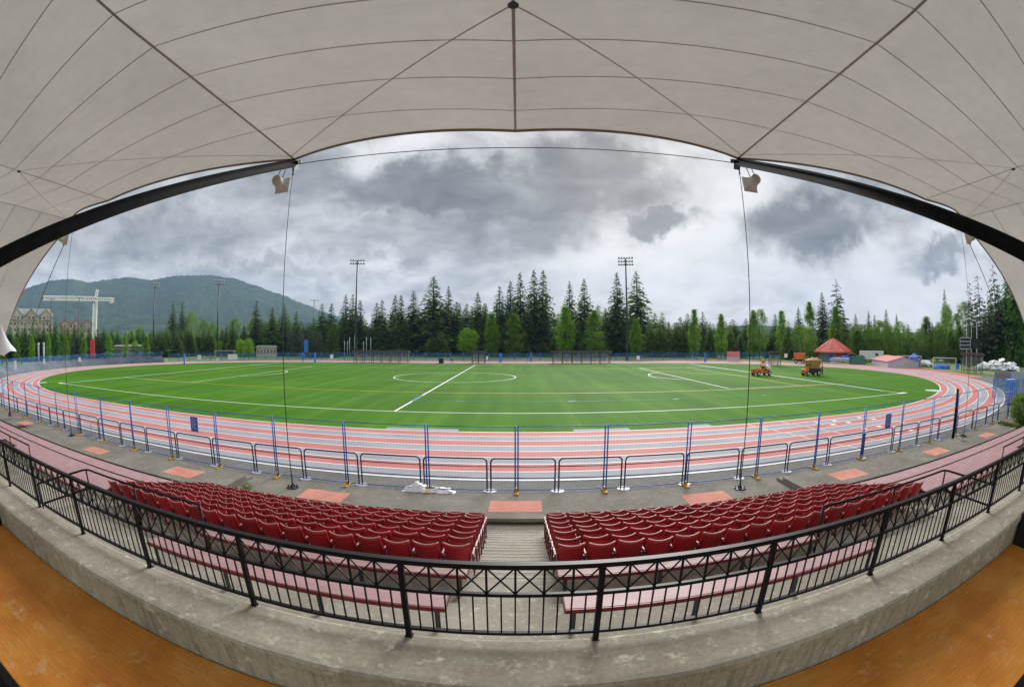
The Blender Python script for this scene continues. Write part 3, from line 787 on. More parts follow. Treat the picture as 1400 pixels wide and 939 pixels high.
for xc in bays:
    b = MB(); grid_mesh(lambda s, t: can_pt(xc, s*2-1, t*NV), 48, 44, b)
    local(b.build('fabric', M['fabric'], cp, True), cp)
    sm = MB()
    for k in range(1, NV+1): ribbon(sm, [can_pt(xc, -1+2*i/48, k)+DN for i in range(49)], 0.034)
    ribbon(sm, [can_pt(xc, 0, NV*i/30)+DN*1.5 for i in range(31)], 0.065)
    star = can_pt(xc, 0, 3.82)
    for s in (-1, 1):
        A_ = can_pt(xc, s, 0.12)
        pts = []
        for i in range(25):
            f = i/24; u = s*f
            # straight across the panel in plan
            y = star.y+(A_.y-star.y)*f
            lo_, hi_ = 0.0, 6.0
            for _ in range(30):
                m = (lo_+hi_)/2
                if can_pt(xc, u, m).y > y: lo_ = m
                else: hi_ = m
            pts.append(can_pt(xc, u, lo_)+DN*1.2)
        ribbon(sm, pts, 0.034)
    local(sm.build('seam', M['seam'], cp), cp)
    pl = MB(); pl.cyl(star+Vector((0,0,-0.05)), 0.10, 0.03, 16); local(pl.build('star_plate', M['dark_steel'], cp), cp)
    eb = MB(); pts = [can_pt(xc, -1+2*i/48, 0.0)+Vector((0,-0.03,-0.02)) for i in range(49)]
    eb.tube(pts, 0.048, 8); local(eb.build('edge_cable', M['edge_band'], cp, True), cp)
for xr in RIDGE:
    b = MB(); ribbon(b, [Vector((xr, AY-i*0.8, ZR-0.03+max(0,-(AY-i*0.8+29))*0.05)) for i in range(0, 29)], 0.095)
    local(b.build('ridge_belt', M['seam'], cp), cp)
# end bays: the fabric falls from the outer ridge to low end anchors
for s in (-1, 1):
    xr = RIDGE[0] if s < 0 else RIDGE[3]
    def endf(a, t, s=s, xr=xr):
        vv = t*NV; r = can_pt(GX-2*HB if s < 0 else GX+2*HB, s, vv)
        E_ = Vector((xr+s*17.4, -16.9-t*26, 5.9+t*3.0))
        p = r.lerp(E_, a); p.y -= 0.45*sin(pi*a)*(1-t); p.z += 0.25*sin(pi*a)
        return p
    b = MB(); grid_mesh(endf, 30, 30, b); local(b.build('end_fabric', M['fabric'], cp, True), cp)
    b = MB(); b.tube([endf(i/30, 0)+Vector((0,-0.03,-0.02)) for i in range(31)], 0.048, 8); local(b.build('edge_cable', M['edge_band'], cp, True), cp)
    b = MB()
    for t in (0.09,0.18,0.27,0.36,0.45,0.54,0.63): ribbon(b, [endf(i/30, t)+DN for i in range(31)], 0.04)
    ribbon(b, [endf(0.5, i/30)+DN for i in range(31)], 0.05)
    local(b.build('seam', M['seam'], cp), cp)

# booms, stays, speakers
NAMES = ['far left','left','right','far right']
for i, xr in enumerate(RIDGE):
    top = Vector((xr, AY-0.1, ZR-0.22)); d = Vector((0,-11.6,-5.40)); d /= d.y/-1.0
    foot = top+d*20.0
    g_ = 'black tubular roof booms'
    r = thing('roof_boom', 'thick black tubular boom holding up the canopy on the %s' % NAMES[i], 'boom', foot, 0, g_)
    b = MB(); b.tube([foot, top], 0.165, 24); local(b.build('tube', M['matte_black'], r, True), r)
    b = MB(); b.tube([foot+Vector((0,0.20,-0.14)), top+Vector((0,-0.6,-0.16))], 0.03, 8); local(b.build('conduit', M['dark_steel'], r, True), r)
    b = MB(); b.obox(top+Vector((0,0.06,0.05)), (0.28,0,0), (0,0.16,0.07), (0,-0.02,0.06)); b.obox(top+Vector((0,0.22,-0.05)), (0.03,0,0), (0,0.22,0.10), (0,-0.07,0.16))
    b.tube([top+Vector((-0.3,0.1,0.08)), top+Vector((0.3,0.1,0.08))], 0.07, 10); local(b.build('end_plate', M['black_steel'], r, bevel=0.01), r)
    # vertical stay
    base = Vector(((xr+(0.25 if xr < GX else -0.25)), -19.1, 0.0)); 
    if i in (0, 3): base = Vector((-15.06 if i == 0 else 34.2, -19.35, 0.25))
    st = thing('stay_cable', 'slim dark stay cable from the %s boom tip down to the walkway' % NAMES[i], 'cable', base, 0, 'vertical stay cables')
    b = MB(); b.tube([base+Vector((0,0,0.55)), top+Vector((0,0.1,-0.45))], 0.017, 6); local(b.build('cable', M['cable'], st, True), st)
    b = MB(); b.tube([base+Vector((0,0,0.06)), base+Vector((0,0,0.14)), base+Vector((0,0,0.22)), base+Vector((0,0,0.55)), base+Vector((0,0,0.60))], [0.02,0.05,0.03,0.03,0.02], 8)
    local(b.build('turnbuckle', M['dark_steel'], st, True), st)
    b = MB(); b.tube([top+Vector((0,0.1,-0.02)), top+Vector((0,0.1,-0.18)), top+Vector((0,0.1,-0.34)), top+Vector((0,0.1,-0.46))], [0.03,0.045,0.03,0.04], 8)
    local(b.build('shackle', M['dark_steel'], st, True), st)
    b = MB(); b.cyl(base, 0.26, 0.03, 6); b.box(base.x-0.05, base.x+0.05, base.y-0.10, base.y+0.10, base.z+0.03, base.z+0.12)
    for k in range(6): b.cyl(base+Vector((0.2*cos(k*pi/3), 0.2*sin(k*pi/3), 0.03)), 0.03, 0.06, 6)
    local(b.build('anchor_plate', M['dark_steel'], st), st)
    # horn speaker hung under the boom tip
    sd = 1 if xr < GX else -1
    c = top+Vector((-0.20*sd, -0.62, -0.95))
    s_ = thing('horn_speaker', 'beige horn loudspeaker hanging under the %s boom tip' % NAMES[i], 'speaker', c, 0, 'horn loudspeakers under the boom tips')
    ax = Vector((0.03*sd, 1.0, -0.13)).normalized(); side = ax.cross(Vector((0,0,1))).normalized(); u2 = side.cross(ax)
    rings = [(-0.34,0.02,0),(-0.33,0.14,0),(-0.26,0.22,0),(-0.12,0.245,0),(0.02,0.23,0.2),(0.12,0.235,0.6),(0.26,0.29,0.9),(0.42,0.40,1.0),(0.44,0.41,1.0),(0.42,0.37,1.0),(0.20,0.2,0.9)]
    vs = []; nn = 24
    for (h, rr, sq) in rings:
        for k in range(nn):
            a_ = 2*pi*k/nn; cx_, sy_ = cos(a_), sin(a_); mx = max(abs(cx_), abs(sy_)); q = (1-sq)+sq/mx*0.9
            vs.append((ax*h+side*(cx_*rr*q)+u2*(sy_*rr*q))*0.84)
    b = MB(); b.add(vs, [(j*nn+k, j*nn+(k+1)%nn, (j+1)*nn+(k+1)%nn, (j+1)*nn+k) for j in range(len(rings)-1) for k in range(nn)]+[tuple((len(rings)-1)*nn+k for k in range(nn))])
    b.build('horn', M['speaker'], s_, True)
    b = MB(); b.tube([ax*-0.1+u2*0.19, Vector((0.12*sd,-0.06,0.62))], 0.016, 6); b.tube([ax*0.2+u2*0.20, Vector((0.18*sd,0.22,0.72))], 0.016, 6)
    b.build('hanger', M['dark_steel'], s_, True)
b = MB(); pA = Vector((RIDGE[1], AY+0.12, ZR-0.18)); pB = Vector((RIDGE[2], AY+0.12, ZR-0.18))
b.tube([pA, pA.lerp(pB,0.5)+Vector((0,0,-0.05)), pB], 0.016, 6); tag(b.build('tie_cable', M['cable'], None, True), 'thin horizontal cable tying the two front boom tips together', 'cable')
for s, xr, w in ((-1,RIDGE[0],'left'),(1,RIDGE[3],'right')):
    b = MB(); b.tube([Vector((xr, AY, ZR-0.3)), Vector((xr+s*15.8, -15.0, 5.0)), Vector((xr+s*19, -14.2, 3.4))], 0.03, 6)
    tag(b.build('back_stay', M['cable'], None, True), 'thin diagonal stay cable sloping down outside the far %s canopy edge' % w, 'cable')
# ------------------------------------------------------------------ far fence along the back straight
YF = TYC+TR+LANE*8+2.7
FW_ = 3.4
ff = fence_proto(FW_, 2.1, M['blue_steel'], 'far_fence_panel', 'blue fence panels along the far straight', False, 0.035, 12, 5)
b = MB(); b.quad((-FW_/2+0.06,0.02,0.14),(FW_/2-0.06,0.02,0.14),(FW_/2-0.06,0.02,2.0),(-FW_/2+0.06,0.02,2.0)); b.build('windscreen', M['blue_net'], ff)
first = True
NA = 17
for i in range(54):
    o = ff if first else dup(ff, (0,0,0)); first = False
    if i < NA:
        a_ = 90+(NA-i-0.5)*math.degrees(FW_/(YF-TYC)); o.location = (TX0+(YF-TYC)*cos(radians(a_)), TYC+(YF-TYC)*sin(radians(a_)), -0.02); o.rotation_euler = (0,0,radians(a_-90))
    else: o.location = (TX0+FW_*(i-NA+0.5), YF, -0.02)
    o['label'] = 'blue mesh fence panel along the far straight, %s from its left end' % nth(i+1)
# low wall and blue rail round the left bend
cxl, ra = TX0, TR+LANE*8+1.3
def lp(a, r): return (TX0+r*cos(radians(a)), TYC+r*sin(radians(a)))
lw = thing('bend_wall', 'low blue grey concrete wall with tiers curving round the left bend of the track', 'wall', (TX0-ra,TYC,0))
for k, (h, r0, r1) in enumerate(((0.75,ra,ra+0.8),(1.15,ra+0.8,ra+1.6),(1.5,ra+1.6,ra+2.0))):
    b = MB(); nn = 60
    for i in range(nn):
        a0, a1 = 155+(250-155)*i/nn, 155+(250-155)*(i+1)/nn
        q = [lp(a0,r0),lp(a1,r0),lp(a1,r1),lp(a0,r1)]
        b.quad((*q[0],-0.03),(*q[0],h),(*q[1],h),(*q[1],-0.03)); b.quad((*q[0],h),(*q[3],h),(*q[2],h),(*q[1],h))
    if k == 2:
        for i in range(nn):
            a0, a1 = 155+(250-155)*i/nn, 155+(250-155)*(i+1)/nn
            b.quad((*lp(a0,r1),-0.03),(*lp(a1,r1),-0.03),(*lp(a1,r1),h),(*lp(a0,r1),h))
    local(b.build('tier', M['low_wall'], lw), lw)
cf = fence_proto(3.2, 1.1, M['blue_steel'], 'bend_rail_panel', 'blue rail panels on the wall round the left bend', False, 0.04, 10, 4)
b = MB(); b.quad((-1.55,0.02,0.14),(1.55,0.02,0.14),(1.55,0.02,1.0),(-1.55,0.02,1.0)); b.build('windscreen', M['blue_net'], cf)
first = True; i = 0; a = 156.7
while a < 230:
    o = cf if first else dup(cf, (0,0,0)); first = False; i += 1
    x, y = lp(a, ra+1.8); o.location = (x, y, 1.5); o.rotation_euler = (0,0,radians(a+90))
    o['label'] = 'blue rail panel on the curved wall, %s from the far end of the bend' % nth(i)
    a += math.degrees(3.25/(ra+1.8))
# white notices and marker pads on the far fences
def board(name, label, cat, u, v, D, w, h, mat, thick=0.05, legs=False, face=None, group=None):
    p = at(u, v, D); ang = atan2(p.y-CY, p.x-CX)-pi/2
    r = thing(name, label, cat, (p.x,p.y,p.z-h/2), ang if face is None else face, group)
    b = MB(); b.box(-w/2, w/2, -thick/2, thick/2, 0, h); b.build('board', M[mat], r)
    b = MB(); b.box(-w/2-0.03, w/2+0.03, -thick/2-0.01, thick/2+0.01, h+0.002, h+0.03); b.build('top_edge', M['grey_steel'], r)
    if legs:
        for s in (-1, 1):
            b = MB(); b.box(s*w*0.4-0.03, s*w*0.4+0.03, -0.03, 0.03, -(p.z-h/2), 0); b.build('leg', M['grey_steel'], r)
    return r
board('white_notice','small white notice on the blue rail at the far left bend','notice',21,499,86.5,0.55,1.4,'white')
board('white_notice','small white notice near two grey posts on the left bend','notice',60.5,494,98,0.5,0.9,'white')
board('white_notice','white round-edged notice beside the red pad on the left','notice',109,491.5,108,0.7,0.9,'white')
board('white_notice','small white notice on the fence left of the tall light mast','notice',272.5,488.5,116,1.0,1.1,'white')
board('white_notice','upright white notice at the foot of the dark light mast','notice',297.5,493,113,0.6,1.2,'white')
board('white_banner','wide white banner on the far fence left of the small clubhouse','banner',318,488,117,2.6,1.4,'white')
board('white_notice','white square notice on the far fence left of the long dugout','notice',453.5,487.5,119,0.9,1.1,'white')
board('white_notice','white round-edged notice on the far fence right of the right dugout','notice',872.5,489,120,0.9,1.0,'white')
board('white_notice','white notice beside the small shelter at the halfway line','notice',666,489.5,118.5,0.45,1.0,'white')
board('white_notice','white notice on the fence between small shelter and orange hopper','notice',1074.5,486,121,0.9,1.0,'white')
r = board('pink_banner','salmon pink banner with grey foot on the far fence','banner',1002.5,484.5,123,3.6,1.5,'mat_red')
b = MB(); b.box(-1.8, 1.8, -0.03, 0.03, -0.95, -0.004); b.build('grey_foot', M['mat_grey'], r)
for u, v, D, w in ((684,493,112,'right of the black bin'),(430.5,488,118,'right of the blue goal pad'),(964,487.5,120,'near the lime poplars on the right'),(726,489,119.5,'just left of the right dugout'),(252,489,116,'left of the white fence notice')):
    p = at(u, v, D); h = 2.2; b = MB(); b.lathe([(0.0,h+0.12),(0.2,h+0.05),(0.26,h-0.1),(0.26,0.15),(0.3,0.1),(0.3,0.0)][::-1], 14)
    r = thing('blue_marker', 'upright blue padded marker post %s' % w, 'marker', (p.x,p.y,0)); b.build('pad', M['blue_bright'] if u == 684 else M['blue_steel'], r, True)
    b = MB(); b.cyl((0,0,h+0.1), 0.05, 0.12, 8); b.build('cap', M['dark_steel'], r)
# goal-post pads beyond the track
def padpost(u, vt, vb, D, w, mat, label):
    p = at(u, vb, D); zt = at(u, vt, D).z
    ang = atan2(p.y-CY, p.x-CX)-pi/2
    r = thing('padded_post', label, 'padded post', (p.x,p.y,0), ang)
    b = MB(); b.box(-w/2, w/2, -0.4, 0.4, max(0.3,p.z), zt); b.build('pad', M[mat], r, bevel=0.12)
    b = MB(); b.box(-0.12, 0.12, -0.1, 0.1, -0.02, max(0.3,p.z)+0.05); b.build('post', M['dark_steel'], r)
    return r
padpost(126.5,465,488,122,1.5,'red','tall bright red padded post standing behind the left bend wall')
padpost(418.5,465,482,140,1.3,'blue_bright','tall bright blue padded post in front of the dark netting cage')
padpost(414,483,490,122,0.9,'blue_steel','short blue padded block below the tall blue post')

# ------------------------------------------------------------------ dugouts
def dugout(xc, yc, w, h, d, label, nbays, rz=0.0, roof='dark_steel', tilt=0.1):
    r = thing('team_shelter', label, 'shelter', (xc,yc,0), rz)
    b = MB(); b.add([(-w/2-0.3,-d/2-0.3,h+tilt),(w/2+0.3,-d/2-0.3,h+tilt),(w/2+0.3,d/2+0.2,h-tilt),(-w/2-0.3,d/2+0.2,h-tilt),
                     (-w/2-0.3,-d/2-0.3,h+tilt+0.38),(w/2+0.3,-d/2-0.3,h+tilt+0.38),(w/2+0.3,d/2+0.2,h-tilt+0.3),(-w/2-0.3,d/2+0.2,h-tilt+0.3)],
                    [(3,2,1,0),(4,5,6,7),(0,1,5,4),(1,2,6,5),(2,3,7,6),(3,0,4,7)])
    b.build('roof', M['roof_dark'], r)
    for k in range(nbays+1):
        x = -w/2+w*k/nbays
        for y in (-d/2, d/2):
            b = MB(); b.box(x-0.06, x+0.06, y-0.06, y+0.06, -0.02, h-(tilt if y > 0 else -tilt)+0.01); b.build('post', M['dark_steel'], r)
    for k in range(nbays):
        x0 = -w/2+w*k/nbays+0.08; x1 = -w/2+w*(k+1)/nbays-0.08
        b = MB(); b.box(x0, x1, d/2-0.02, d/2+0.005, 0.55, h-0.25); b.build('back_panel', M['plexi'], r)
        b = MB(); xm = (x0+x1)/2; b.box(xm-0.025, xm+0.025, d/2-0.05, d/2-0.024, 0.0, h-0.2); b.box(x0, x1, d/2-0.05, d/2-0.024, 1.2, 1.25); b.box(x0, x1, d/2-0.05, d/2-0.024, 0.50, 0.55)
        b.build('mullion', M['dark_steel'], r)
    for s in (-1, 1):
        b = MB(); b.box(s*w/2-0.01, s*w/2+0.01, -d/2+0.08, d/2-0.08, 0.4, h-0.2); b.build('side_panel', M['plexi'], r)
    b = MB(); b.box(-w/2+0.15, w/2-0.15, d/2-0.62, d/2-0.2, 0.40, 0.46)
    for k in range(nbays+1): 
        x = -w/2+0.3+(w-0.6)*k/nbays; b.box(x-0.03, x+0.03, d/2-0.45, d/2-0.38, -0.02, 0.40)
    b.build('bench', M['maroon'], r)
    return r
def ux(u, y):
    d = ray(u, 488); t = (y-CY)/d.y; return (EYE+d*t).x
yd = 74.9
xa_, xb_ = ux(485.5,yd), ux(558.5,yd); dugout((xa_+xb_)/2, yd, xb_-xa_, 2.55, 1.7, 'long dark roofed team dugout with clear panels, left of halfway', 6)
xa_, xb_ = ux(756,yd), ux(833.5,yd); dugout((xa_+xb_)/2, yd, xb_-xa_, 2.55, 1.7, 'long dark roofed team dugout with clear panels, right of halfway', 6)
xa_, xb_ = ux(645.5,yd), ux(663,yd); dugout((xa_+xb_)/2, yd, xb_-xa_, 2.5, 1.5, 'small dark roofed shelter at the far end of the halfway line', 2)
p = at(1059, 498, 104); dugout(p.x, p.y, 2.4, 2.7, 1.6, 'small shelter with tilted black roof behind the orange utility cart', 1, radians(-12), tilt=0.2)
p = at(1329, 507, 91); dugout(p.x, p.y, 4.6, 3.1, 2.4, 'open dark frame shelter with dark roof on the right bend', 3, radians(-72), tilt=0.12)
# bin between the dugouts
p = gz(598, 498); r = thing('litter_bin', 'square black bin between left dugout and small shelter', 'bin', (p.x,74.0,0))
b = MB(); b.poly([(-.55,-.4),(.55,-.4),(.55,.4),(-.55,.4)], -0.02, 1.15); b.build('body', M['rubber'], r, bevel=0.04)
b = MB(); b.box(-.6,.6,-.45,.45,1.154,1.24); b.build('lid', M['dark_steel'], r, bevel=0.02)
r = thing('chair', 'small dark folding chair beside the black bin', 'chair', (p.x+2.6,74.0,0))
b = MB(); b.box(-.25,.25,-.22,.22,.42,.46); b.build('seat', M['maroon'], r); b = MB(); b.box(-.25,.25,.19,.22,.6,.95); b.build('backrest', M['maroon'], r)
for sx in (-1,1):
    for y, h in ((-.2,.42),(.205,.95)):
        b = MB(); b.box(sx*.24-.015,sx*.24+.015,y-.015,y+.012,-0.02,h); b.build('leg', M['dark_steel'], r)

# ------------------------------------------------------------------ light masts
def mast(u, vt, D, label, rows=3, nl=6, wid=4.4, rz=None):
    p = at(u, 480, D); zt = at(u, vt, D).z
    ang = atan2(p.y-CY, p.x-CX)-pi/2
    r = thing('floodlight_mast', label, 'floodlight', (p.x,p.y,0), ang if rz is None else rz, 'floodlight masts around the field')
    b = MB(); b.tube([(0,0,-0.05),(0,0,zt-0.3)], 0.34, 12, r2=0.17); b.build('pole', M['dark_steel'], r, True)
    b = MB(); b.box(-0.3,0.3,-0.55,-0.3,3.2,4.6); b.build('control_box', M['dark_steel'], r)
    for k in range(rows):
        z = zt-0.35-k*0.95; b = MB(); b.box(-wid/2, wid/2, -0.07, 0.07, z-0.06, z+0.06); bar = b.build('crossbar', M['dark_steel'], r)
        b = MB()
        for q in range(nl):
            x = -wid/2+0.3+(wid-0.6)*q/(nl-1)
            b.lathe([(0.0,0.36),(0.16,0.33),(0.24,0.1),(0.33,-0.12),(0.31,-0.13),(0.0,-0.02)], 10, 0, (x,-0.28,z+0.12))
        b.build('lamp_head', M['grey_steel'], bar, True)
    return r
mast(486.5,355,130,'tall dark floodlight mast behind the left dugout',2,6)
mast(857,352,128,'tall dark floodlight mast right of the right dugout',3,6)
mast(297.5,383,165,'dark floodlight mast in front of the mountain, right of the other left masts',2,5,4.2)
mast(210,387,165,'dark floodlight mast just right of the crane',2,4,3.4)
mast(429,410,235,'small distant floodlight mast between dark firs and blue pad',1,6,4.6)
mast(107,406,210,'distant floodlight mast rising before the crane mast',1,4,3.6)
mast(69,408,230,'distant floodlight mast in front of the crane jib end',1,4,3.6)

# ------------------------------------------------------------------ machines on the pitch
def wheel(r, x, y, rad, w, name='wheel'):
    b = MB(); n = 20; prof = [(rad*0.55,-w/2),(rad*0.92,-w/2),(rad,-w*0.3),(rad,w*0.3),(rad*0.92,w/2),(rad*0.55,w/2)]
    vs = [(x+q*cos(2*pi*k/n), y+t, rad+q*sin(2*pi*k/n)) for q, t in prof for k in range(n)]
    b.add(vs, [(j*n+k,j*n+(k+1)%n,(j+1)*n+(k+1)%n,(j+1)*n+k) for j in range(5) for k in range(n)])
    wo = b.build(name, M['rubber'], r, True)
    b = MB()
    vs = [(x+q*cos(2*pi*k/n), y+t, rad+q*sin(2*pi*k/n)) for q, t in ((0.001,-w*0.36),(rad*0.56,-w*0.42),(rad*0.56,w*0.42),(0.001,w*0.36)) for k in range(n)]
    b.add(vs, [(j*n+k,j*n+(k+1)%n,(j+1)*n+(k+1)%n,(j+1)*n+k) for j in range(3) for k in range(n)])
    b.build('rim', M['white'], wo, True)
p = gz(1040, 513.5)
r = thing('utility_cart', 'orange field utility cart with white tank parked on the turf', 'cart', p, radians(8))
b = MB(); b.poly([(-1.5,-.7),(.5,-.7),(.5,.7),(-1.5,.7)], 0.45, 0.62); b.box(-1.55,.25,-.72,-.66,.62,1.12); b.box(-1.55,.25,.66,.72,.62,1.12); b.box(-1.55,-1.48,-.66,.66,.62,1.12); b.box(.18,.25,-.66,.66,.62,1.12)
b.build('cargo_bed', M['orange'], r, bevel=0.02)
b = MB(); b.poly([(.5,-.62),(1.5,-.55),(1.5,.55),(.5,.62)], .42, .80); b.box(1.35,1.62,-.5,.5,.45,.95); b.build('chassis', M['orange'], r, bevel=0.04)
b = MB(); b.box(.55,1.0,-.5,.5,.804,.95); b.obox((.56,0,1.2),(.05,0,0),(0,.5,0),(-.06,0,.26)); b.build('seat', M['rubber'], r, bevel=0.03)
b = MB(); b.poly([(1.02,-.45),(1.85,-.45),(1.85,.45),(1.02,.45)], .96, 1.62); b.build('white_tank', M['white'], r, bevel=0.12)
b = MB(); b.tube([(.35,-.6,.8),(.42,-.6,2.25),(.42,.6,2.25),(.35,.6,.8)], .05, 8); b.tube([(.4,-.6,1.5),(.95,-.55,2.2)], .05, 8); b.tube([(.4,.6,1.5),(.95,.55,2.2)], .05, 8); b.build('roll_bar', M['orange'], r, True)
b = MB(); b.box(.05,.35,-.55,-.1,1.9,2.5); b.build('arm_head', M['orange'], r, bevel=0.03)
for x, y in ((-1.05,-.72),(-1.05,.72),(1.35,-.66),(1.35,.66)): wheel(r, x, y, .38, .28)

p = gz(1109, 513.5)
r = thing('topdressing_truck', 'black and red dump cart carrying a heaped tan hopper on the turf', 'truck', p, radians(4))
b = MB(); b.box(-1.0,1.65,-.7,.7,.5,.95); b.box(-.95,1.7,-.76,-.70,.7,1.15); b.box(-.95,1.7,.70,.76,.7,1.15); b.build('chassis', M['rubber'], r, bevel=0.04)
b = MB(); b.poly([(-1.75,-.6),(-1.0,-.68),(-1.0,.68),(-1.75,.6)], .42, 1.05); b.box(-1.55,-1.05,-.6,-.5,1.05,1.35); b.build('front_cowl', M['orange'], r, bevel=0.08)
b = MB(); b.tube([(-.95,-.65,.95),(-.9,-.65,1.75),(-.9,.65,1.75),(-.95,.65,.95)], .04, 8); b.build('cab_frame', M['rubber'], r, True)
b = MB(); vs = []
for z, s in ((1.16,0.72),(1.9,0.98),(2.45,1.12)): vs += [(.35-1.25*s,-.85*s,z),(.35+1.25*s,-.85*s,z),(.35+1.25*s,.85*s,z),(.35-1.25*s,.85*s,z)]
b.add(vs, [(3,2,1,0)]+[(4*j+k,4*j+(k+1)%4,4*j+4+(k+1)%4,4*j+4+k) for j in range(2) for k in range(4)]); b.build('hopper', M['straw'], r)
b = MB(); grid_mesh(lambda s,t: Vector((.35+(s*2-1)*1.38,(t*2-1)*.93, 2.44+0.35*(1-(s*2-1)**2)*(1-(t*2-1)**2)+random.uniform(0,.05))), 14, 10, b); b.build('heaped_fill', M['straw'], r, True)
for x, y in ((-1.3,-.62),(-1.3,.62),(1.1,-.72),(1.1,.72)): wheel(r, x, y, .42, .3)
# orange hopper trailer by the far fence
p = at(1093, 495, 116)
r = thing('hopper_trailer', 'bright orange red box hopper on black wheels by the far fence', 'trailer', (p.x,p.y,0), radians(-38))
b = MB(); b.add([(-1.3,-.7,1.0),(1.3,-.7,1.0),(1.3,.7,1.0),(-1.3,.7,1.0),(-1.6,-.9,2.5),(1.6,-.9,2.5),(1.6,.9,2.5),(-1.6,.9,2.5)], [(3,2,1,0),(4,5,6,7),(0,1,5,4),(1,2,6,5),(2,3,7,6),(3,0,4,7)]); b.build('hopper', M['orange'], r, bevel=0.03)
b = MB(); b.box(-1.4,1.4,-.65,.65,.55,.99); b.build('chassis', M['rubber'], r)
for x, y in ((-.9,-.75),(.9,-.75),(-.9,.75),(.9,.75)): wheel(r, x, y, .42, .28)

# ------------------------------------------------------------------ people by the truck
def person(label, p, rz, joints, shirt, trousers):
    r = thing('person', label, 'person', p, rz)
    me = bpy.data.meshes.new('body'); J = joints
    vs = [J[k][:3] for k in J]; key = list(J); ed = [('pelvis','waist'),('waist','chest'),('chest','neck'),('neck','head'),('head','crown'),
        ('chest','ls'),('ls','le'),('le','lw'),('lw','lh'),('chest','rs'),('rs','re'),('re','rw'),('rw','rh'),
        ('pelvis','lhip'),('lhip','lk'),('lk','la'),('la','lt'),('pelvis','rhip'),('rhip','rk'),('rk','ra'),('ra','rt')]
    me.from_pydata(vs, [(key.index(a), key.index(b_)) for a, b_ in ed], [])
    o = bpy.data.objects.new('body', me); COL.objects.link(o); o.parent = r
    m = o.modifiers.new('skin', 'SKIN'); o.modifiers.new('sub', 'SUBSURF').levels = 1; o.modifiers['sub'].render_levels = 1
    if not me.skin_vertices:
        bm = bmesh.new(); bm.from_mesh(me); bm.verts.layers.skin.verify(); bm.to_mesh(me); bm.free()
    sv = me.skin_vertices[0].data
    for i, k in enumerate(key): sv[i].radius = (J[k][3], J[k][3]*(J[k][4] if len(J[k]) > 4 else 1)); sv[i].use_root = (k == 'pelvis')
    dg = bpy.context.evaluated_depsgraph_get(); dg.update()
    nm = bpy.data.meshes.new_from_object(o.evaluated_get(dg)); o.modifiers.clear(); o.data = nm
    for mt in (M['skin'], shirt, trousers, M['rubber'], M['hair']): nm.materials.append(mt)
    for f in nm.polygons:
        c = f.center
        arm = abs(c.x) > 0.27
        f.material_index = 3 if c.z < 0.10 else 2 if c.z < 0.93 and not arm else (1 if (c.z < 1.46 and not (arm and c.z < 1.12)) else 0)
        f.use_smooth = True
    b = MB(); h = Vector(J['head'][:3]); b.lathe([(0.0,0.135),(0.06,0.125),(0.10,0.085),(0.118,0.02),(0.112,-0.03)][::-1], 14, 0, (h.x, h.y+0.015, h.z+0.045)); b.build('hair', M['hair'], r, True)
    return r
base = dict(pelvis=(0,0,.95,.15,.8), waist=(0,0,1.12,.14,.75), chest=(0,0,1.36,.17,.7), neck=(0,0,1.52,.06), head=(0,-.01,1.63,.095), crown=(0,0,1.74,.075),
    ls=(-.20,0,1.42,.075), le=(-.30,.02,1.16,.05), lw=(-.30,-.10,.93,.036), lh=(-.29,-.14,.85,.04), rs=(.20,0,1.42,.075), re=(.30,.02,1.16,.05), rw=(.31,-.08,.93,.036), rh=(.31,-.12,.85,.04),
    lhip=(-.10,0,.90,.10), lk=(-.12,-.02,.50,.07), la=(-.13,.02,.09,.05), lt=(-.14,-.12,.04,.045), rhip=(.10,0,.90,.10), rk=(.13,-.02,.50,.07), ra=(.15,.02,.09,.05), rt=(.16,-.12,.04,.045))
b2 = dict(base); b2.update(le=(-.28,-.12,1.18,.05), lw=(-.16,-.34,1.16,.036), lh=(-.10,-.42,1.16,.04), re=(.28,-.12,1.18,.05), rw=(.2,-.34,1.14,.036), rh=(.14,-.42,1.14,.04))
person('person in a red shirt and dark trousers standing behind the hopper cart', gz(1124,512.5), radians(-100), b2, M['shirt_red'], M['jeans'])
person('person in dark clothes standing between the hopper cart and the red shirt', gz(1117.5,512), radians(-60), base, M['shirt_dark'], M['jeans'])

# ------------------------------------------------------------------ high-jump mat cover with gabled roof
A_ = gz(1191.5,498); B_ = gz(1213.5,502.5)
d = (B_-A_); Ln = d.length; d.normalize(); ang = atan2(d.y, d.x)
Lc = 9.0; Wc = 6.4
r = thing('mat_shelter', 'long low grey shed with salmon gabled roof beside the track', 'shed', (B_.x,B_.y,0), ang+pi/2)
# local +x runs away along the gable end, +y back along the eaves
Wg = 8.6; Le = max(Ln, 7.0); eh, rh = 1.25, 2.15
b = MB()
def gab(x): return [(-0.0,x),(0,x)]
b.add([(0,0,-.02),(Wg,0,-.02),(Wg,0,eh),(Wg/2,0,rh),(0,0,eh),(0,Le,-.02),(Wg,Le,-.02),(Wg,Le,eh),(Wg/2,Le,rh),(0,Le,eh)],
      [(0,1,2,3,4),(9,8,7,6,5),(0,4,9,5),(1,6,7,2)])
b.build('wall', M['mat_grey'], r)
b = MB()
for (xa1,xb1) in ((-0.25,Wg/2),(Wg+0.25,Wg/2)):
    za = eh-0.03
    b.add([(xa1,-0.2,za),(xb1,-0.2,rh+0.03),(xb1,Le+0.2,rh+0.03),(xa1,Le+0.2,za),(xa1,-0.2,za+0.07),(xb1,-0.2,rh+0.10),(xb1,Le+0.2,rh+0.10),(xa1,Le+0.2,za+0.07)],
          [(0,1,2,3),(7,6,5,4),(0,4,5,1),(1,5,6,2),(2,6,7,3),(3,7,4,0)])
b.build('roof', M['mat_red'], r)
b = MB()
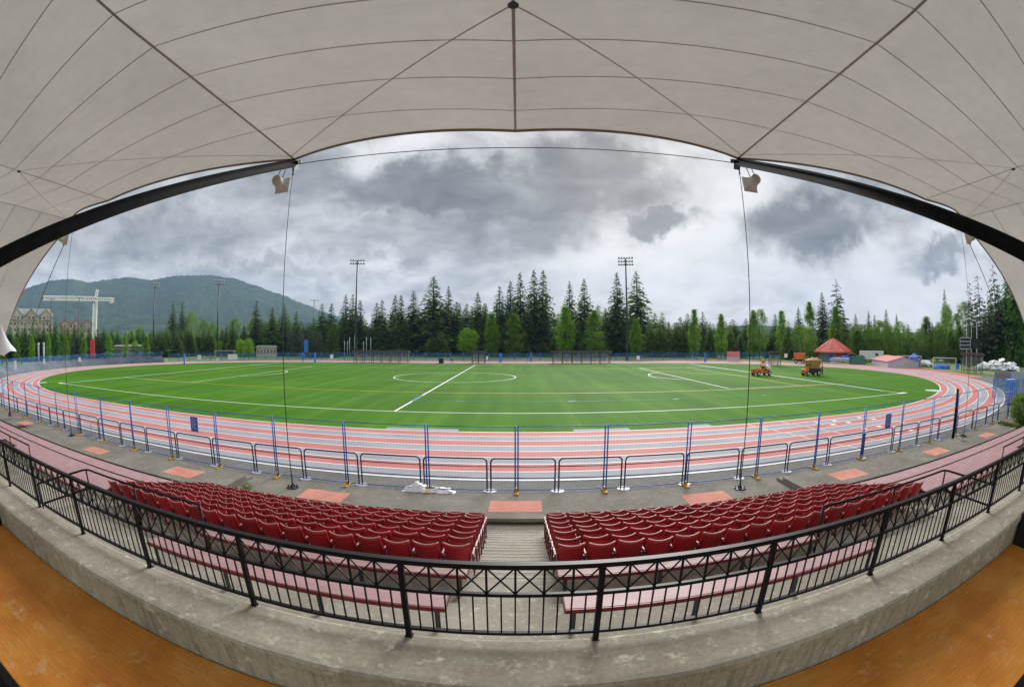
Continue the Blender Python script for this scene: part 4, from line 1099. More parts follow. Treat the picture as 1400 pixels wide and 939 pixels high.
for z in (0.4,0.8,1.2): b.box(0.02, Wg-0.02, -0.012, -0.004, z-0.012, z+0.012); b.box(-0.012,-0.004,0.02,Le-0.02,z-0.012,z+0.012)
b.build('panel_joint', M['grey_steel'], r)

# ------------------------------------------------------------------ red-roofed pavilion
D = 134; p = at(1138.5, 490, D); w = (at(1164,484,D)-at(1113,484,D)).length/2
r = thing('pavilion', 'small round pavilion with a tall red pyramid roof by the far fence', 'pavilion', (p.x,p.y,0), radians(20))
ze = at(1138,481,D).z; za = at(1138,462.5,D).z
def octo(rad, z): return [(rad*cos(pi/8+k*pi/4), rad*sin(pi/8+k*pi/4), z) for k in range(8)]
b = MB(); b.add(octo(w*1.04,ze-0.15)+octo(w*1.04,ze+0.15)+octo(w*0.55,ze+(za-ze)*0.55)+octo(w*0.12,za-0.2)+[(0,0,za)],
   [tuple(range(7,-1,-1))]+[(8*j+k,8*j+(k+1)%8,8*j+8+(k+1)%8,8*j+8+k) for j in range(3) for k in range(8)]+[(24+k,24+(k+1)%8,32) for k in range(8)]); rf = b.build('roof', M['red_roof'], r)
b = MB()
for k in range(8):
    a = pi/8+k*pi/4; b.tube([(w*1.05*cos(a),w*1.05*sin(a),ze+0.2),(w*.55*cos(a),w*.55*sin(a),ze+(za-ze)*.55+.05),(0.1*w*cos(a),.1*w*sin(a),za-.15)], .08, 6)
b.build('ridge_cap', M['red'], rf)
b = MB(); b.add(octo(w*0.78,-0.02)+octo(w*0.78,ze-0.1), [(k,(k+1)%8,8+(k+1)%8,8+k) for k in range(8)]); b.build('wall', M['grey_panel'], r)
for a, mt in ((200,'blue_bright'),(235,'red'),(265,'blue_steel')):
    a = radians(a); c = Vector((w*0.79*cos(a), w*0.79*sin(a), 1.15)); n_ = Vector((cos(a),sin(a),0)); s_ = Vector((-sin(a),cos(a),0))
    b = MB(); b.obox(c, n_*0.06, s_*0.75, Vector((0,0,1.15))); b.build('door', M[mt], r)
for k in range(8):
    a = pi/8+k*pi/4; b = MB(); b.cyl((w*.97*cos(a),w*.97*sin(a),-.02), .12, ze-0.1, 8); b.build('column', M['maroon'], r)

# ------------------------------------------------------------------ vehicles, tents and clutter right of the pavilion
p = at(1191, 489, 128); ang = atan2(p.y-CY, p.x-CX)-pi/2
r = thing('box_trailer', 'long white box trailer behind the salmon roofed shed', 'trailer', (p.x,p.y,0), ang)
b = MB(); b.box(-3.6,3.8,-1.2,1.2,.75,2.95); b.build('body', M['white_car'], r, bevel=0.08)
for k in range(6):
    b = MB(); b.box(-3.2+k*1.2,-3.16+k*1.2,-1.212,-1.204,.9,2.8); b.build('panel_rib', M['silver_car'], r)
b = MB(); b.box(1.2,2.2,-1.214,-1.204,1.7,2.4); b.build('window', M['pane'], r)
for x, y in ((-2.0,-1.0),(-1.0,-1.0),(2.4,-1.0),(-1.5,1.0),(2.4,1.0)): wheel(r, x, y, .42, .28)
p = at(1172, 495, 118); ang = atan2(p.y-CY, p.x-CX)-pi/2
r = thing('tarp_tent', 'dark green tarpaulin tent with pale top beside the pavilion', 'tent', (p.x,p.y,0), ang)
b = MB(); grid_mesh(lambda s,t: Vector(((s*2-1)*2.4*(1-0.45*t**2)+random.uniform(-.06,.06), -1.2+0.9*t, 2.1*sin(t*pi/2)+random.uniform(-.05,.05))), 16, 10, b)
grid_mesh(lambda s,t: Vector(((s*2-1)*2.4*(1-0.45*t**2)+random.uniform(-.06,.06), 1.2-0.9*t, 2.1*sin(t*pi/2)+random.uniform(-.05,.05))), 16, 10, b); b.build('cover', M['green_tarp'], r)
b = MB(); grid_mesh(lambda s,t: Vector((-1.6+(s*2-1)*1.3, (t*2-1)*.9, 2.1+0.45*(1-(s*2-1)**2))), 10, 4, b); b.build('pale_top', M['mat_red'], r, True)
for s in (-1,1):
    b = MB(); b.cyl((s*2.3,-1.1,0),.04,2.0,6); b.build('pole', M['grey_steel'], r)
def car(label, u, v, D, mat, rz, pickup=False):
    p = at(u, v, D); r = thing('parked_car', label, 'car', (p.x,p.y,0), rz, 'parked vehicles around the field')
    b = MB()
    prof = [(-2.1,.45),(-2.15,.85),(-1.5,.98),(-0.9,1.0),(-0.35,1.55),(0.5,1.6),(0.9,1.05),(2.1,1.0),(2.15,.45)] if pickup else [(-2.1,.45),(-2.15,.8),(-1.3,.95),(-0.6,1.42),(0.9,1.45),(1.6,1.0),(2.1,.95),(2.12,.45)]
    n = len(prof); vs = [(x,-.85+(.12 if z > 1.1 else 0),z) for x, z in prof]+[(x,.85-(.12 if z > 1.1 else 0),z) for x, z in prof]
    b.add(vs, [tuple(range(n-1,-1,-1)), tuple(range(n,2*n))]+[(i,(i+1)%n,n+(i+1)%n,n+i) for i in range(n)]); b.build('body', M[mat], r, bevel=0.05)
    for s in (-1,1):
        b = MB(); b.add([(-0.55,s*.80,1.06),(0.55,s*.80,1.06),(0.42,s*.745,1.40),(-0.25,s*.745,1.40)], [(0,1,2,3)]); b.build('window', M['pane'], r)
    for x in (-1.35,1.3):
        for y in (-.8,.8): wheel(r, x, y, .34, .22)
    for s in (-1,1):
        b = MB(); b.box(-2.19,-2.12,s*.62-.15,s*.62+.15,.66,.80); b.build('headlight', M['white'], r)
    return r
car('maroon and white pickup parked behind the left white goal frame',1258,492,112,'maroon_car',radians(150),True)
car('white car parked nose-on just right of the maroon pickup',1266,493,110,'white_car',radians(70))
car('small silver car parked beyond the left playing field',226,478,195,'silver_car',radians(20))
car('small white car parked beyond the left playing field',267,477.5,200,'white_car',radians(35))
car('small maroon car parked left of the low left goal frame',283,478,190,'maroon_car',radians(20))
car('small silver car parked far off at the foot of the bushes',255,478,205,'silver_car',radians(60))
def lump(name, label, cat, u, v, D, rx, ry, h, mat, rough=0.25, z0=0.0, seed=1):
    random.seed(seed); p = at(u, v, D); ang = atan2(p.y-CY, p.x-CX)-pi/2
    ph = [(random.uniform(1,4.5), random.uniform(1,4.5), random.uniform(0,6)) for _ in range(9)]
    def f(s, t):
        a = s*2*pi; e = t*pi/2; nz = sum(sin(k1*cos(a)*2+k2*sin(e)*3+k3+k1*sin(a)*2) for k1,k2,k3 in ph)/9
        q = (abs(cos(e))**0.55)*(1+rough*nz); return Vector((rx*q*cos(a), ry*q*sin(a), max(0.0, h*sin(e)**0.8*(1+rough*1.3*nz))))
    b = MB(); grid_mesh(f, 56, 22, b); o = b.build(name, M[mat], None, True); o.location = (p.x,p.y,z0-0.02); o.rotation_euler = (0,0,ang); return tag(o, label, cat)
random.seed(4); p = at(1364, 500, 104); ang = atan2(p.y-CY, p.x-CX)-pi/2
r = thing('sack_heap', 'heap of crumpled white plastic sacks on grass by the right bend', 'sack heap', (p.x,p.y,0), ang)
b = MB()
for k in range(110):
    x = random.uniform(-5.0,5.0); y = random.uniform(-1.7,1.7); top = 2.0*(1-abs(x/5.6)**3)*(1-(y/2.2)**2)
    c = Vector((x, y, random.uniform(.15,max(.2,top)))); R3 = Matrix.Rotation(random.uniform(0,6.28),3,'Z') @ Matrix.Rotation(random.uniform(-.6,.6),3,'X')
    rx, ry, rz3 = random.uniform(.7,1.25), random.uniform(.45,.8), random.uniform(.20,.34); q1, q2 = random.uniform(0,6), random.uniform(0,6)
    def f(s, t):
        a = s*2*pi; e = (t-.5)*pi; w_ = 1+.24*sin(3*a+q1)*cos(e*2+q2)+.16*sin(5*a+q2)+.08*sin(9*a+q1)
        return c+R3 @ Vector((rx*cos(e)*cos(a)*w_, ry*cos(e)*sin(a)*w_, rz3*sin(e)*w_))
    grid_mesh(f, 14, 8, b)
b.build('sack_pile', M['plastic'], r)
b = MB(); grid_mesh(lambda s,t: Vector(((s*2-1)*5.5,(t*2-1)*2.1,.02+.10*random.random())), 24, 10, b); b.build('ground_sheet', M['plastic'], r)
lump('blue_tarp','bright blue tarpaulin covering a load behind the shed','tarp',1249.5,492,108,1.5,1.2,2.5,'blue_bright',0.3,seed=5)
lump('blue_tarp','low bright blue tarpaulin lying behind the right goal frame','tarp',1287,498,103,2.2,1.1,0.9,'blue_bright',0.3,seed=6)
lump('gear_heap','low heap of pale equipment in front of the pavilion','equipment',1149,492,126,3.4,1.4,1.0,'mat_grey',0.4,seed=8)
lump('gear_heap','low heap of blue equipment right of the pavilion doors','equipment',1157,490,127,2.0,1.0,1.3,'blue_steel',0.4,seed=9)
p = at(1309, 503, 94); r = thing('blue_chair', 'bright blue plastic chair beside the open dark shelter', 'chair', (p.x,p.y,0), radians(-60))
b = MB(); b.box(-.4,.4,-.35,.35,.5,.58); b.build('seat', M['blue_bright'], r, bevel=.03); b = MB(); b.box(-.4,.4,.29,.36,.6,1.5); b.build('backrest', M['blue_bright'], r, bevel=.03)
for sx in (-1,1):
    for y in (-.3,.3): b = MB(); b.cyl((sx*.35,y,-.02),.03,.52,6); b.build('leg', M['blue_steel'], r)
def goal(label, u, v, D, w, h, rz):
    p = at(u, v, D); r = thing('goal_frame', label, 'goal', (p.x,p.y,0), rz, 'portable goals')
    b = MB(); b.tube([(-w/2,0,0),(-w/2,0,h),(w/2,0,h),(w/2,0,0)], .07, 8); b.build('front_frame', M['white'], r, True)
    b = MB(); b.tube([(-w/2,0,h),(-w/2,.8,h),(-w/2,1.8,0),(-w/2,0,0.03)], .04, 6); b.tube([(w/2,0,h),(w/2,.8,h),(w/2,1.8,0),(w/2,0,.03)], .04, 6); b.tube([(-w/2,1.8,0.03),(w/2,1.8,.03)], .04, 6); b.build('back_frame', M['white'], r, True)
    b = MB()
    for k in range(25): x = -w/2+w*k/24; b.tube([(x,.8,h),(x,1.8,0)], .006, 3)
    for k in range(9): b.tube([(-w/2,.8+k/9,h*(1-k/9)),(w/2,.8+k/9,h*(1-k/9))], .006, 3)
    b.build('net', M['mat_grey'], r)
    return r
goal('white goal frame standing behind the salmon roofed shed',1243,498,106,6.2,2.4,radians(-50))
goal('white goal frame left of the open dark shelter',1291,501,97,5.6,2.4,radians(-62))
goal('small white goal frame on the grass beyond the far left fence',307,480,150,7.0,2.4,radians(28))
goal('pale goal frame far off beside the light mast on the left',234,478,165,6.0,2.4,radians(35))
# scoreboard
D = 112; p = at(1325, 480, D); ang = atan2(p.y-CY, p.x-CX)-pi/2
r = thing('scoreboard', 'black scoreboard with pale frame on three tall grey posts', 'scoreboard', (p.x,p.y,0), ang)
zt = at(1325,440,D).z; s0 = (at(1338,470,D)-at(1313,470,D)).length; zb, zm = at(1325,477,D).z, at(1325,462,D).z
for k in (-0.13,0.12,0.42):
    b = MB(); b.cyl((s0*k,0.15,-.02), .11, zt, 8); b.build('post', M['mat_grey'], r)
b = MB(); b.box(-s0*.5,s0*.06,-.12,.05,zb,zm+0.1); pn = b.build('score_panel', M['rubber'], r)
b = MB()
for z in (zb, zb+(zm-zb)*.34, zb+(zm-zb)*.68, zm+.02): b.box(-s0*.5-.06,s0*.06+.06,-.16,-.124,z-.05,z+.10)
for x in (-s0*.5,s0*.06): b.box(x-.06,x+.06,-.158,-.123,zb-.04,zm+.1)
b.build('panel_frame', M['mat_grey'], pn)
b = MB(); b.box(s0*.09,s0*.5,-.1,.06,zb+.15,zm-.1); b.build('message_panel', M['dark_panel'], r)
b = MB(); b.cyl((s0*0.0,.4,-.02), .28, zt*0.98, 10); b.build('mast', M['dark_steel'], r)
# blue gate stack, red mesh and blue screens at the right end
p = gz(1381, 553); r = thing('blue_gate_stack', 'stack of bright blue folded gate panels where the fence ends on the right', 'gate', p, radians(62))
for k in range(4):
    b = MB(); y = -0.5+0.33*k; b.tube([(-.45,y,.05),(-.45,y,2.2),(.45,y,2.2),(.45,y,.05),(-.45,y,.05)], .06, 8); b.tube([(-.45,y,1.1),(.45,y,1.1)], .04, 6); b.build('gate_leaf', M['blue_bright'] if k % 2 else M['blue_steel'], r, True)
p = at(1371, 518, 78); r = thing('red_mesh_barrier', 'see-through red mesh barrier standing across the outer lanes on the right', 'barrier', (p.x,p.y,0), radians(-66))
b = MB(); b.box(-1.6,1.6,-.01,.01,.1,1.15); b.build('mesh', M['red_net'], r)
for k in range(5): b = MB(); b.cyl((-1.6+.8*k,0,-.0),.03,1.2,6); b.build('stake', M['maroon'], r)
for i, (u, v, D) in enumerate(((1392,520,64),(1397,536,52))):
    p = at(u, v, D); r = thing('screen_fence', 'teal mesh screen fence at the right edge, %s' % ('behind the blue gates' if i == 0 else 'just above the round bush'), 'fence', (p.x,p.y,0), radians(-60))
    b = MB(); b.box(-4,4,-.01,.01,.1,1.9); b.build('mesh', M['blue_net'], r)
    for k in range(4): b = MB(); b.cyl((-4+8/3*k,0,-.02),.04,2.0,6); b.build('post', M['blue_steel'], r)
# tall black ball-stop netting with posts
def netting(label, u0, u1, vt, D, npost, name='netting_fence'):
    a_ = at(u0,480,D); b_ = at(u1,480,D); zt = at((u0+u1)/2,vt,D).z; mid = (a_+b_)/2; d = b_-a_; w = hypot(d.x,d.y)
    r = thing(name, label, 'netting', (mid.x,mid.y,0), atan2(d.y,d.x))
    b = MB(); b.quad((-w/2,0,0),(w/2,0,0),(w/2,0,zt),(-w/2,0,zt)); b.build('net', M['net'], r)
    for k in range(npost): b = MB(); b.cyl((-w/2+w*k/(npost-1),0.05,-.02),.07,zt+.2,6); b.build('post', M['dark_steel'], r)
netting('tall black netting cage behind the bright blue padded post',392,441,453,150,8)
netting('tall dark ball-stop netting behind the row of lime poplars on the left',88,172,462,150,9)
# row of thin pale posts left of the left dugout
for i, (u, vt, vb) in enumerate(((471,466,483),(475,466,483),(478,461,483),(485,459,483),(497,467,480),(501,461,480),(507,461,480))):
    p = at(u, vb, 150); zt = at(u, vt, 150).z; b = MB(); b.cyl((0,0,-.02), .10, zt, 8); b.cyl((0,0,zt-.02), .14, .08, 8)
    o = b.build('pale_post', M['mat_grey'], None, True); o.location = (p.x,p.y,0); tag(o, 'thin pale upright post near the left floodlight mast, %s from the left' % nth(i+1), 'post', 'thin pale posts behind the left dugout')
for u, w in ((53,'taller'),(60,'shorter')):
    p = at(u, 490, 112); b = MB(); b.cyl((0,0,-.02),.22,at(u,469 if u == 53 else 471,112).z,10); b.lathe([(0.3,0),(0.34,.3),(0.0,.6)],10,0,(0,0,at(u,469,112).z-.4))
    o = b.build('grey_bollard', M['mat_grey'], None, True); o.location = (p.x,p.y,0); tag(o, 'the %s of two grey round-topped posts between lime poplars on the left' % w, 'post')

# ------------------------------------------------------------------ small buildings
def house(name, label, u0, u1, vt, ve, D, depth, wall, roof, rz=0.0, nwin=4, floors=1, gables=0, zb=0.0):
    a_ = at(u0,480,D); b_ = at(u1,480,D); d = b_-a_; w = hypot(d.x,d.y); mid = (a_+b_)/2
    zt, ze = at((u0+u1)/2,vt,D).z, at((u0+u1)/2,ve,D).z
    r = thing(name, label, 'building', (mid.x,mid.y,zb), atan2(d.y,d.x)+rz)
    zt -= zb; ze -= zb
    b = MB(); b.box(-w/2,w/2,0,depth,-.05,ze); wl = b.build('wall', M[wall], r)
    b = MB(); o = 0.6
    b.add([(-w/2-o,-o,ze),(w/2+o,-o,ze),(w/2+o,depth+o,ze),(-w/2-o,depth+o,ze),(-w/2+w*.08,depth/2,zt),(w/2-w*.08,depth/2,zt)],
          [(3,2,1,0),(0,1,5,4),(1,2,5),(2,3,4,5),(3,0,4)]); rf = b.build('roof', M[roof], r)
    for g_ in range(gables):
        x = -w/2+w*(g_+.5)/gables; gw = w/gables*.36; gh = (zt-ze)*.85+ze
        b = MB(); b.add([(x-gw,-1.2,ze-3),(x+gw,-1.2,ze-3),(x+gw,-1.2,ze),(x,-1.2,gh),(x-gw,-1.2,ze),(x-gw,depth*.4,ze-3),(x+gw,depth*.4,ze-3),(x+gw,depth*.4,ze),(x,depth*.4,gh),(x-gw,depth*.4,ze)],
            [(0,1,2,3,4),(9,8,7,6,5),(0,4,9,5),(1,6,7,2)]); b.build('gable', M['tan_wall'] if g_ % 2 else M[wall], r)
        b = MB(); b.add([(x-gw-.6,-1.8,ze-.25),(x,-1.8,gh+.2),(x,depth*.4,gh+.2),(x-gw-.6,depth*.4,ze-.25),(x+gw+.6,-1.8,ze-.25),(x+gw+.6,depth*.4,ze-.25)],
            [(0,1,2,3),(1,4,5,2)]); b.build('gable_roof', M[roof], r)
    fh = ze/floors
    for f in range(floors):
        for k in range(nwin):
            x = -w/2+w*(k+.5)/nwin; ww = min(1.3, w/nwin*.3); z0 = f*fh+fh*.32; z1 = f*fh+fh*.78
            inside = any(abs(x-(-w/2+w*(g_+.5)/gables)) < w/gables*.36+ww for g_ in range(gables)) if gables else False
            y = -1.2 if inside and z1 < ze and z0 > ze-3 else 0
            if inside and not y: y = 0
            b = MB(); b.box(x-ww,x+ww,y-.08,y-.02,z0,z1); wn = b.build('window', M['white'], r)
            b = MB(); b.box(x-ww*.88,x-.05,y-.12,y-.084,z0+.1,z1-.1); b.box(x+.05,x+ww*.88,y-.12,y-.084,z0+.1,z1-.1); b.build('pane', M['pane'], wn)
            if (k+f) % 3 == 0 and floors > 1:
                b = MB(); b.box(x-ww*1.4,x+ww*1.4,y-1.3,y-.13,z0-.35,z0-.15); b.box(x-ww*1.4,x+ww*1.4,y-1.3,y-1.24,z0-.15,z0+.75); b.build('balcony', M['mat_grey'], r)
    return r
house('apartment_block','large beige apartment block with gabled grey roofs on the far left',13,72,421,431,330,14,'beige_wall','roof_grey',0,12,6,3)
house('apartment_block','lower tan apartment block with dark gables left of the crane mast',81,127,437,443,360,14,'tan_wall','roof_dark',0,10,5,3)
house('clubhouse','small pale clubhouse with flat grey roof beyond the far left fence',350.5,378,472,474.5,160,6,'beige_wall','roof_grey',0,6,1)
house('field_house','long low grey building behind lime poplars near the left masts',156,196,471,473.5,170,7,'grey_panel','roof_grey',0,8,1)
house('white_house','pale house half hidden by lime poplars on the right',1012,1046,463,468,190,9,'beige_wall','roof_grey',0,5,1)
# aluminium bleacher far left
p = at(80, 487, 122); ang = atan2(p.y-CY,p.x-CX)-pi/2; r = thing('bleacher', 'small pale metal bleacher between lime poplars on the left', 'bleacher', (p.x,p.y,0), ang)
for k in range(4): b = MB(); b.box(-3,3,.7*k-.15,.7*k+.15,.5+.45*k,.56+.45*k); b.build('seat_plank', M['mat_grey'], r)
for s in (-2.6,0,2.6): b = MB(); b.tube([(s,-.2,0),(s,2.2,1.9),(s,2.4,0)],.05,6); b.tube([(s,2.3,1.9),(s,2.3,2.9)],.04,6); b.build('frame', M['grey_steel'], r)
# tower crane
D = 360; p = at(129, 470, D); ang = atan2(p.y-CY,p.x-CX)-pi/2
r = thing('tower_crane', 'pale tower crane with long horizontal jib beside the apartment blocks', 'crane', (p.x,p.y,0), ang)
zj = at(129,409,D).z; zt = at(131,396,D).z; xl = -(at(57,409,D)-at(129,409,D)).length; xr_ = (at(155,408,D)-at(129,409,D)).length
def lattice(mb, a, b_, w, n, up=Vector((0,0,1))):
    a = Vector(a); b_ = Vector(b_); d = (b_-a); s = d.normalized().cross(up if abs(d.normalized().dot(up)) < .9 else Vector((0,1,0))).normalized()*w/2; t = s.cross(d.normalized()).normalized()*w/2
    cs = [s+t, s-t, -s-t, -s+t]
    for c in cs: mb.tube([a+c, b_+c], w*.15, 4)
    for k in range(n):
        for q in range(4):
            c0, c1 = cs[q], cs[(q+1) % 4]
            if k % 2: c0, c1 = c1, c0
            mb.tube([a+d*k/n+c0, a+d*(k+1)/n+c1], w*.10, 4)
b = MB(); lattice(b, (0,0,0), (0,0,zj-1), 3.4, 22); b.build('mast', M['crane'], r)
b = MB(); lattice(b, (xl,0,zj), (0,0,zj), 2.7, 26); b.build('jib', M['crane'], r)
b = MB(); lattice(b, (0,0,zj), (xr_,0,zj), 2.0, 8); b.box(xr_-4,xr_-1,-1,1,zj-2.6,zj+.4); b.build('counter_jib', M['crane'], r)
b = MB(); lattice(b, (0,0,zj), (1.3,0,zt), 2.0, 6); b.build('tower_head', M['crane'], r)
b = MB(); b.box(-2.6,-.6,-1.9,-.3,zj-3.2,zj-1.2); b.build('cab', M['dark_steel'], r)
b = MB(); b.tube([(1.3,0,zt),(xl*.62,0,zj+1)],.12,4); b.tube([(1.3,0,zt),(xr_*.9,0,zj+1)],.12,4); b.build('pendant_cable', M['grey_steel'], r)
# far umbrella-like tent tip at the left edge, on its own pole
p = gz(15, 573); r = thing('tent_canopy', 'pointed white tent canopy on a thin dark pole at the far left edge', 'tent', (p.x,p.y,0.25))
zt = (EYE+ray(10,484)*((p.y-CY)/ray(10,484).y)).z-0.25
b = MB(); b.cyl((0,0,0),.05,zt,8); b.lathe([(0.28,0),(0.2,.12),(0.12,.35),(0.05,.4)],14); b.build('pole', M['dark_steel'], r, True)
b = MB(); tip = Vector((0,0,zt+2.0)); sx_ = -1.6
q = [(-2.4,1.6,zt+.35),(-2.2,-1.6,zt-.1),(.55,-.5,zt-.12),(.75,.8,zt+.15)]; ap_ = Vector((-1.7,0,zt+2.2))
for k in range(4):
    A0 = Vector(q[k]); A1 = Vector(q[(k+1) % 4]); grid_mesh(lambda s,t: (A0.lerp(A1,s)+Vector((0,0,.18*sin(pi*s)))).lerp(ap_,t)-Vector((0,0,.25*sin(pi*t)*(1-0))), 8, 8, b)
b.build('cover', M['plastic'], r, True)
# ------------------------------------------------------------------ trees (unit-height prototypes, copied and scaled)
random.seed(11)
def tree_proto(name, crown_mb, leaf, trunk_top=0.9, tr=0.018):
    r = bpy.data.objects.new(name, None); COL.objects.link(r)
    b = MB(); b.tube([(0,0,-0.01),(0.004,0.003,0.3),(-0.004,0,0.6),(0,0,trunk_top)], [tr,tr*0.8,tr*0.5,tr*0.12], 7)
    for k in range(10):
        a = random.uniform(0,2*pi); z = random.uniform(.2,.8)*trunk_top; l = 0.10*(1-z)+0.02
        b.tube([(0,0,z),(l*cos(a),l*sin(a),z+l*0.3)], tr*0.25, 4)
    b.build('trunk', M['bark'], r, True)
    crown_mb.build('crown', M[leaf], r)
    return r
def spray(mb, c, d, l, w, tilt=0.0):
    """one leaf spray: a bent kite of two triangles around c pointing along d"""
    d = Vector(d).normalized(); up = Vector((random.gauss(0,.5),random.gauss(0,.5),1)).normalized(); s = d.cross(up).normalized()
    a = c; t = c+d*l; m = c+d*l*0.45+up*l*0.08
    mb.add([a, m+s*w, t, m-s*w], [(0,1,2),(0,2,3)])
def conifer(R, seed, base=0.06, lv=34, nb=9, droop=0.35, gap=0.0, taper=0.85, top=1.0, size=1.0):
    random.seed(seed); b = MB()
    for k in range(lv):
        f = k/(lv-1); z0_ = base+(top-base)*f**0.95; dz_ = (top-base)/lv
        rr = R*((1-f)**taper)*random.uniform(.80,1.12)+0.006
        if f < 0.10: rr *= 0.75+2.5*f
        n = max(3, int(nb*(0.55+0.75*(1-f))))
        a0 = random.uniform(0,6.28)
        for q in range(n):
            if random.random() < gap: continue
            z = z0_+random.uniform(-.7,.7)*dz_
            a = a0+2*pi*q/n+random.uniform(-.3,.3); l = rr*random.uniform(.65,1.15)
            dx, dy = cos(a), sin(a); m = max(2, int(l/0.022))
            for j in range(m):
                t = (j+.6)/m; up = 0.10*l*(1-t)-droop*l*t*t
                c = Vector((dx*l*t, dy*l*t, z+up+random.uniform(-.004,.004)))
                for side in (-1, 1):
                    aa = a+side*random.uniform(.3,.9); L1 = (0.018+0.020*(1-t*.4))*random.uniform(.7,1.25)*size*(1.0 if f < .6 else 1.0-0.62*(f-.6)/.4)
                    spray(b, c, (cos(aa), sin(aa), -0.30-random.random()*.4), L1, L1*.36)
            spray(b, Vector((dx*l*.85,dy*l*.85,z-droop*l*.75)), (dx,dy,-.2), 0.024*size*(1.25-f*.7), 0.008*size)
    spray(b, Vector((0,0,top-0.03)), (0.05,0.02,1), 0.04, 0.006); spray(b, Vector((0,0,top-0.04)), (-0.3,0.2,1), 0.03, 0.006)
    return b
def leafy(R, seed, shape, n_clump=70, per=45, z0=0.12, leaf=0.020, cl=0.055):
    random.seed(seed); b = MB()
    for k in range(n_clump):
        f = random.random(); z = z0+(1-z0)*f; rr = R*shape(f)
        a = random.uniform(0,2*pi); q = sqrt(random.uniform(.15,1.0)); c = Vector((rr*q*cos(a), rr*q*sin(a), z))
        cs = cl*random.uniform(.6,1.3)
        for j in range(per):
            p = c+Vector((random.gauss(0,cs*.55), random.gauss(0,cs*.55), random.gauss(0,cs*.6)))
            if p.z > 1.02 or p.z < z0*.8: continue
            d = Vector((random.gauss(0,1),random.gauss(0,1),random.gauss(0,.6)))
            spray(b, p, d, leaf*random.uniform(.6,1.3), leaf*.42)
    return b
ovl = lambda f: max(0.05, (sin(pi*min(1,max(0,f*.86+.10)))**.75))
col = lambda f: (0.55+0.45*sin(pi*min(1,f*1.1)))*(1-f**3.0)+0.06
conical = lambda f: (1-f)**.75*(0.75+0.25*min(1,f*6))+.04
PROT = {
 'fir': [tree_proto('fir_tree', conifer(.17,s,0.04,38,10,.38,.05,.82), 'fir', .97, .014) for s in (1,2,3)],
 'cedar': [tree_proto('cedar_tree', conifer(.17,s,0.02,36,11,.42,.0,.62,1.0,1.15), 'cedar', .95, .014) for s in (4,5)],
 'lush': [tree_proto('cedar_tree', conifer(.20,s,0.02,36,12,.50,.0,.6,1.0,1.2), 'lush', .95, .014) for s in (6,7)],
 'pine': [tree_proto('pine_tree', conifer(.15,s,0.22,20,6,.15,.22,.55,1.0,1.25), 'pine', .97, .013) for s in (8,9)],
 'poplar': [tree_proto('poplar_tree', leafy(.13,s,col,130,46,.10,.022,.045), 'poplar', .85, .012) for s in (10,11)],
 'maple': [tree_proto('maple_tree', leafy(.36,s,ovl,120,46,.18,.030,.085), 'poplar', .75, .018) for s in (12,)],
 'broad': [tree_proto('broadleaf_tree', leafy(.33,s,ovl,130,46,.08,.028,.08), 'broad', .75, .018) for s in (13,14)],
 'cone': [tree_proto('broadleaf_tree', leafy(.22,s,conical,140,46,.04,.025,.055), 'broad', .85, .014) for s in (15,)],
}
RAD = {'fir':.17,'cedar':.17,'lush':.20,'pine':.15,'poplar':.145,'maple':.38,'broad':.35,'cone':.22}
WIDE = {'fir':1.85,'cedar':1.7,'lush':1.3,'pine':1.5,'cone':1.2}
used_p = set()
def tree(kind, u, vt, D, wpx, label, group, sink=0.0):
    p = at(u, 480, D); h = max(1.5, at(u, vt, D).z+sink)
    i = random.randrange(len(PROT[kind])); src = PROT[kind][i]
    wid = wpx*((p-EYE).length)/619.0; s = wid/(2*RAD[kind])*WIDE.get(kind,1.15)
    s = max(s, h*0.6)
    loc = (p.x, p.y, -sink-0.02); rz = random.uniform(0,6.28); sc = (s,s,h)
    if (kind,i) not in used_p:
        used_p.add((kind,i)); o = src; o.location = loc; o.rotation_euler = (0,0,rz); o.scale = sc
    else: o = dup(src, loc, rz, None, sc)
    tag(o, label, 'tree', group)
    return o
# row of lime poplars (front)
LP = [(672,430,20),(703,430,23),(773,420,24),(813,425,25),(869,437,17),(949.5,424,16),(986,430,16),(1030,425,17),(1069,426,17),(1107,414,20),(1143,420,20)]
for i, (u, v, w) in enumerate(LP): tree('poplar',u,v,146,w,'narrow lime green poplar before the dark firs, %s from the left' % nth(i+1),'lime green poplars beyond the far straight')
tree('maple',640,449,146,28,'broad lime green maple left of the lime poplar row','lone maple')
LL = [(3,483,7),(23,462,8),(43.5,458,8),(66.5,457,7),(90,460,9),(115,463,9),(149.5,460,9),(171,458,8),(200,460,9)]
for i, (u, v, w) in enumerate(LL): tree('poplar',u,v,138,w*1.3,'small columnar lime tree along the left bend, %s from the left' % nth(i+1),'columnar lime trees along the left bend')
tree('maple',329,464,135,14,'left of two small bright bushes-like trees by the white banner','bright small trees'); tree('maple',340,463,137,16,'right of two small bright trees by the white banner','bright small trees')
# olive cedars in front
OC = [(454,441,14),(603,452,16),(590,458,14),(758,456,12),(742,466,11),(799,455,12),(823,452,13),(890,441,16),(902,440,15),(914,441,15),(925,441,14),(935,444,14),(971,441,14),(998,443,14),(685,458,12),(718,462,12),(426,447,10),(437,450,9),(1012,452,12),(1053,452,14)]
for i, (u, v, w) in enumerate(sorted(OC)): tree('cedar',u,v,152,w,'low olive green cedar before the dark firs, %s from the left' % nth(i+1),'low olive cedars')
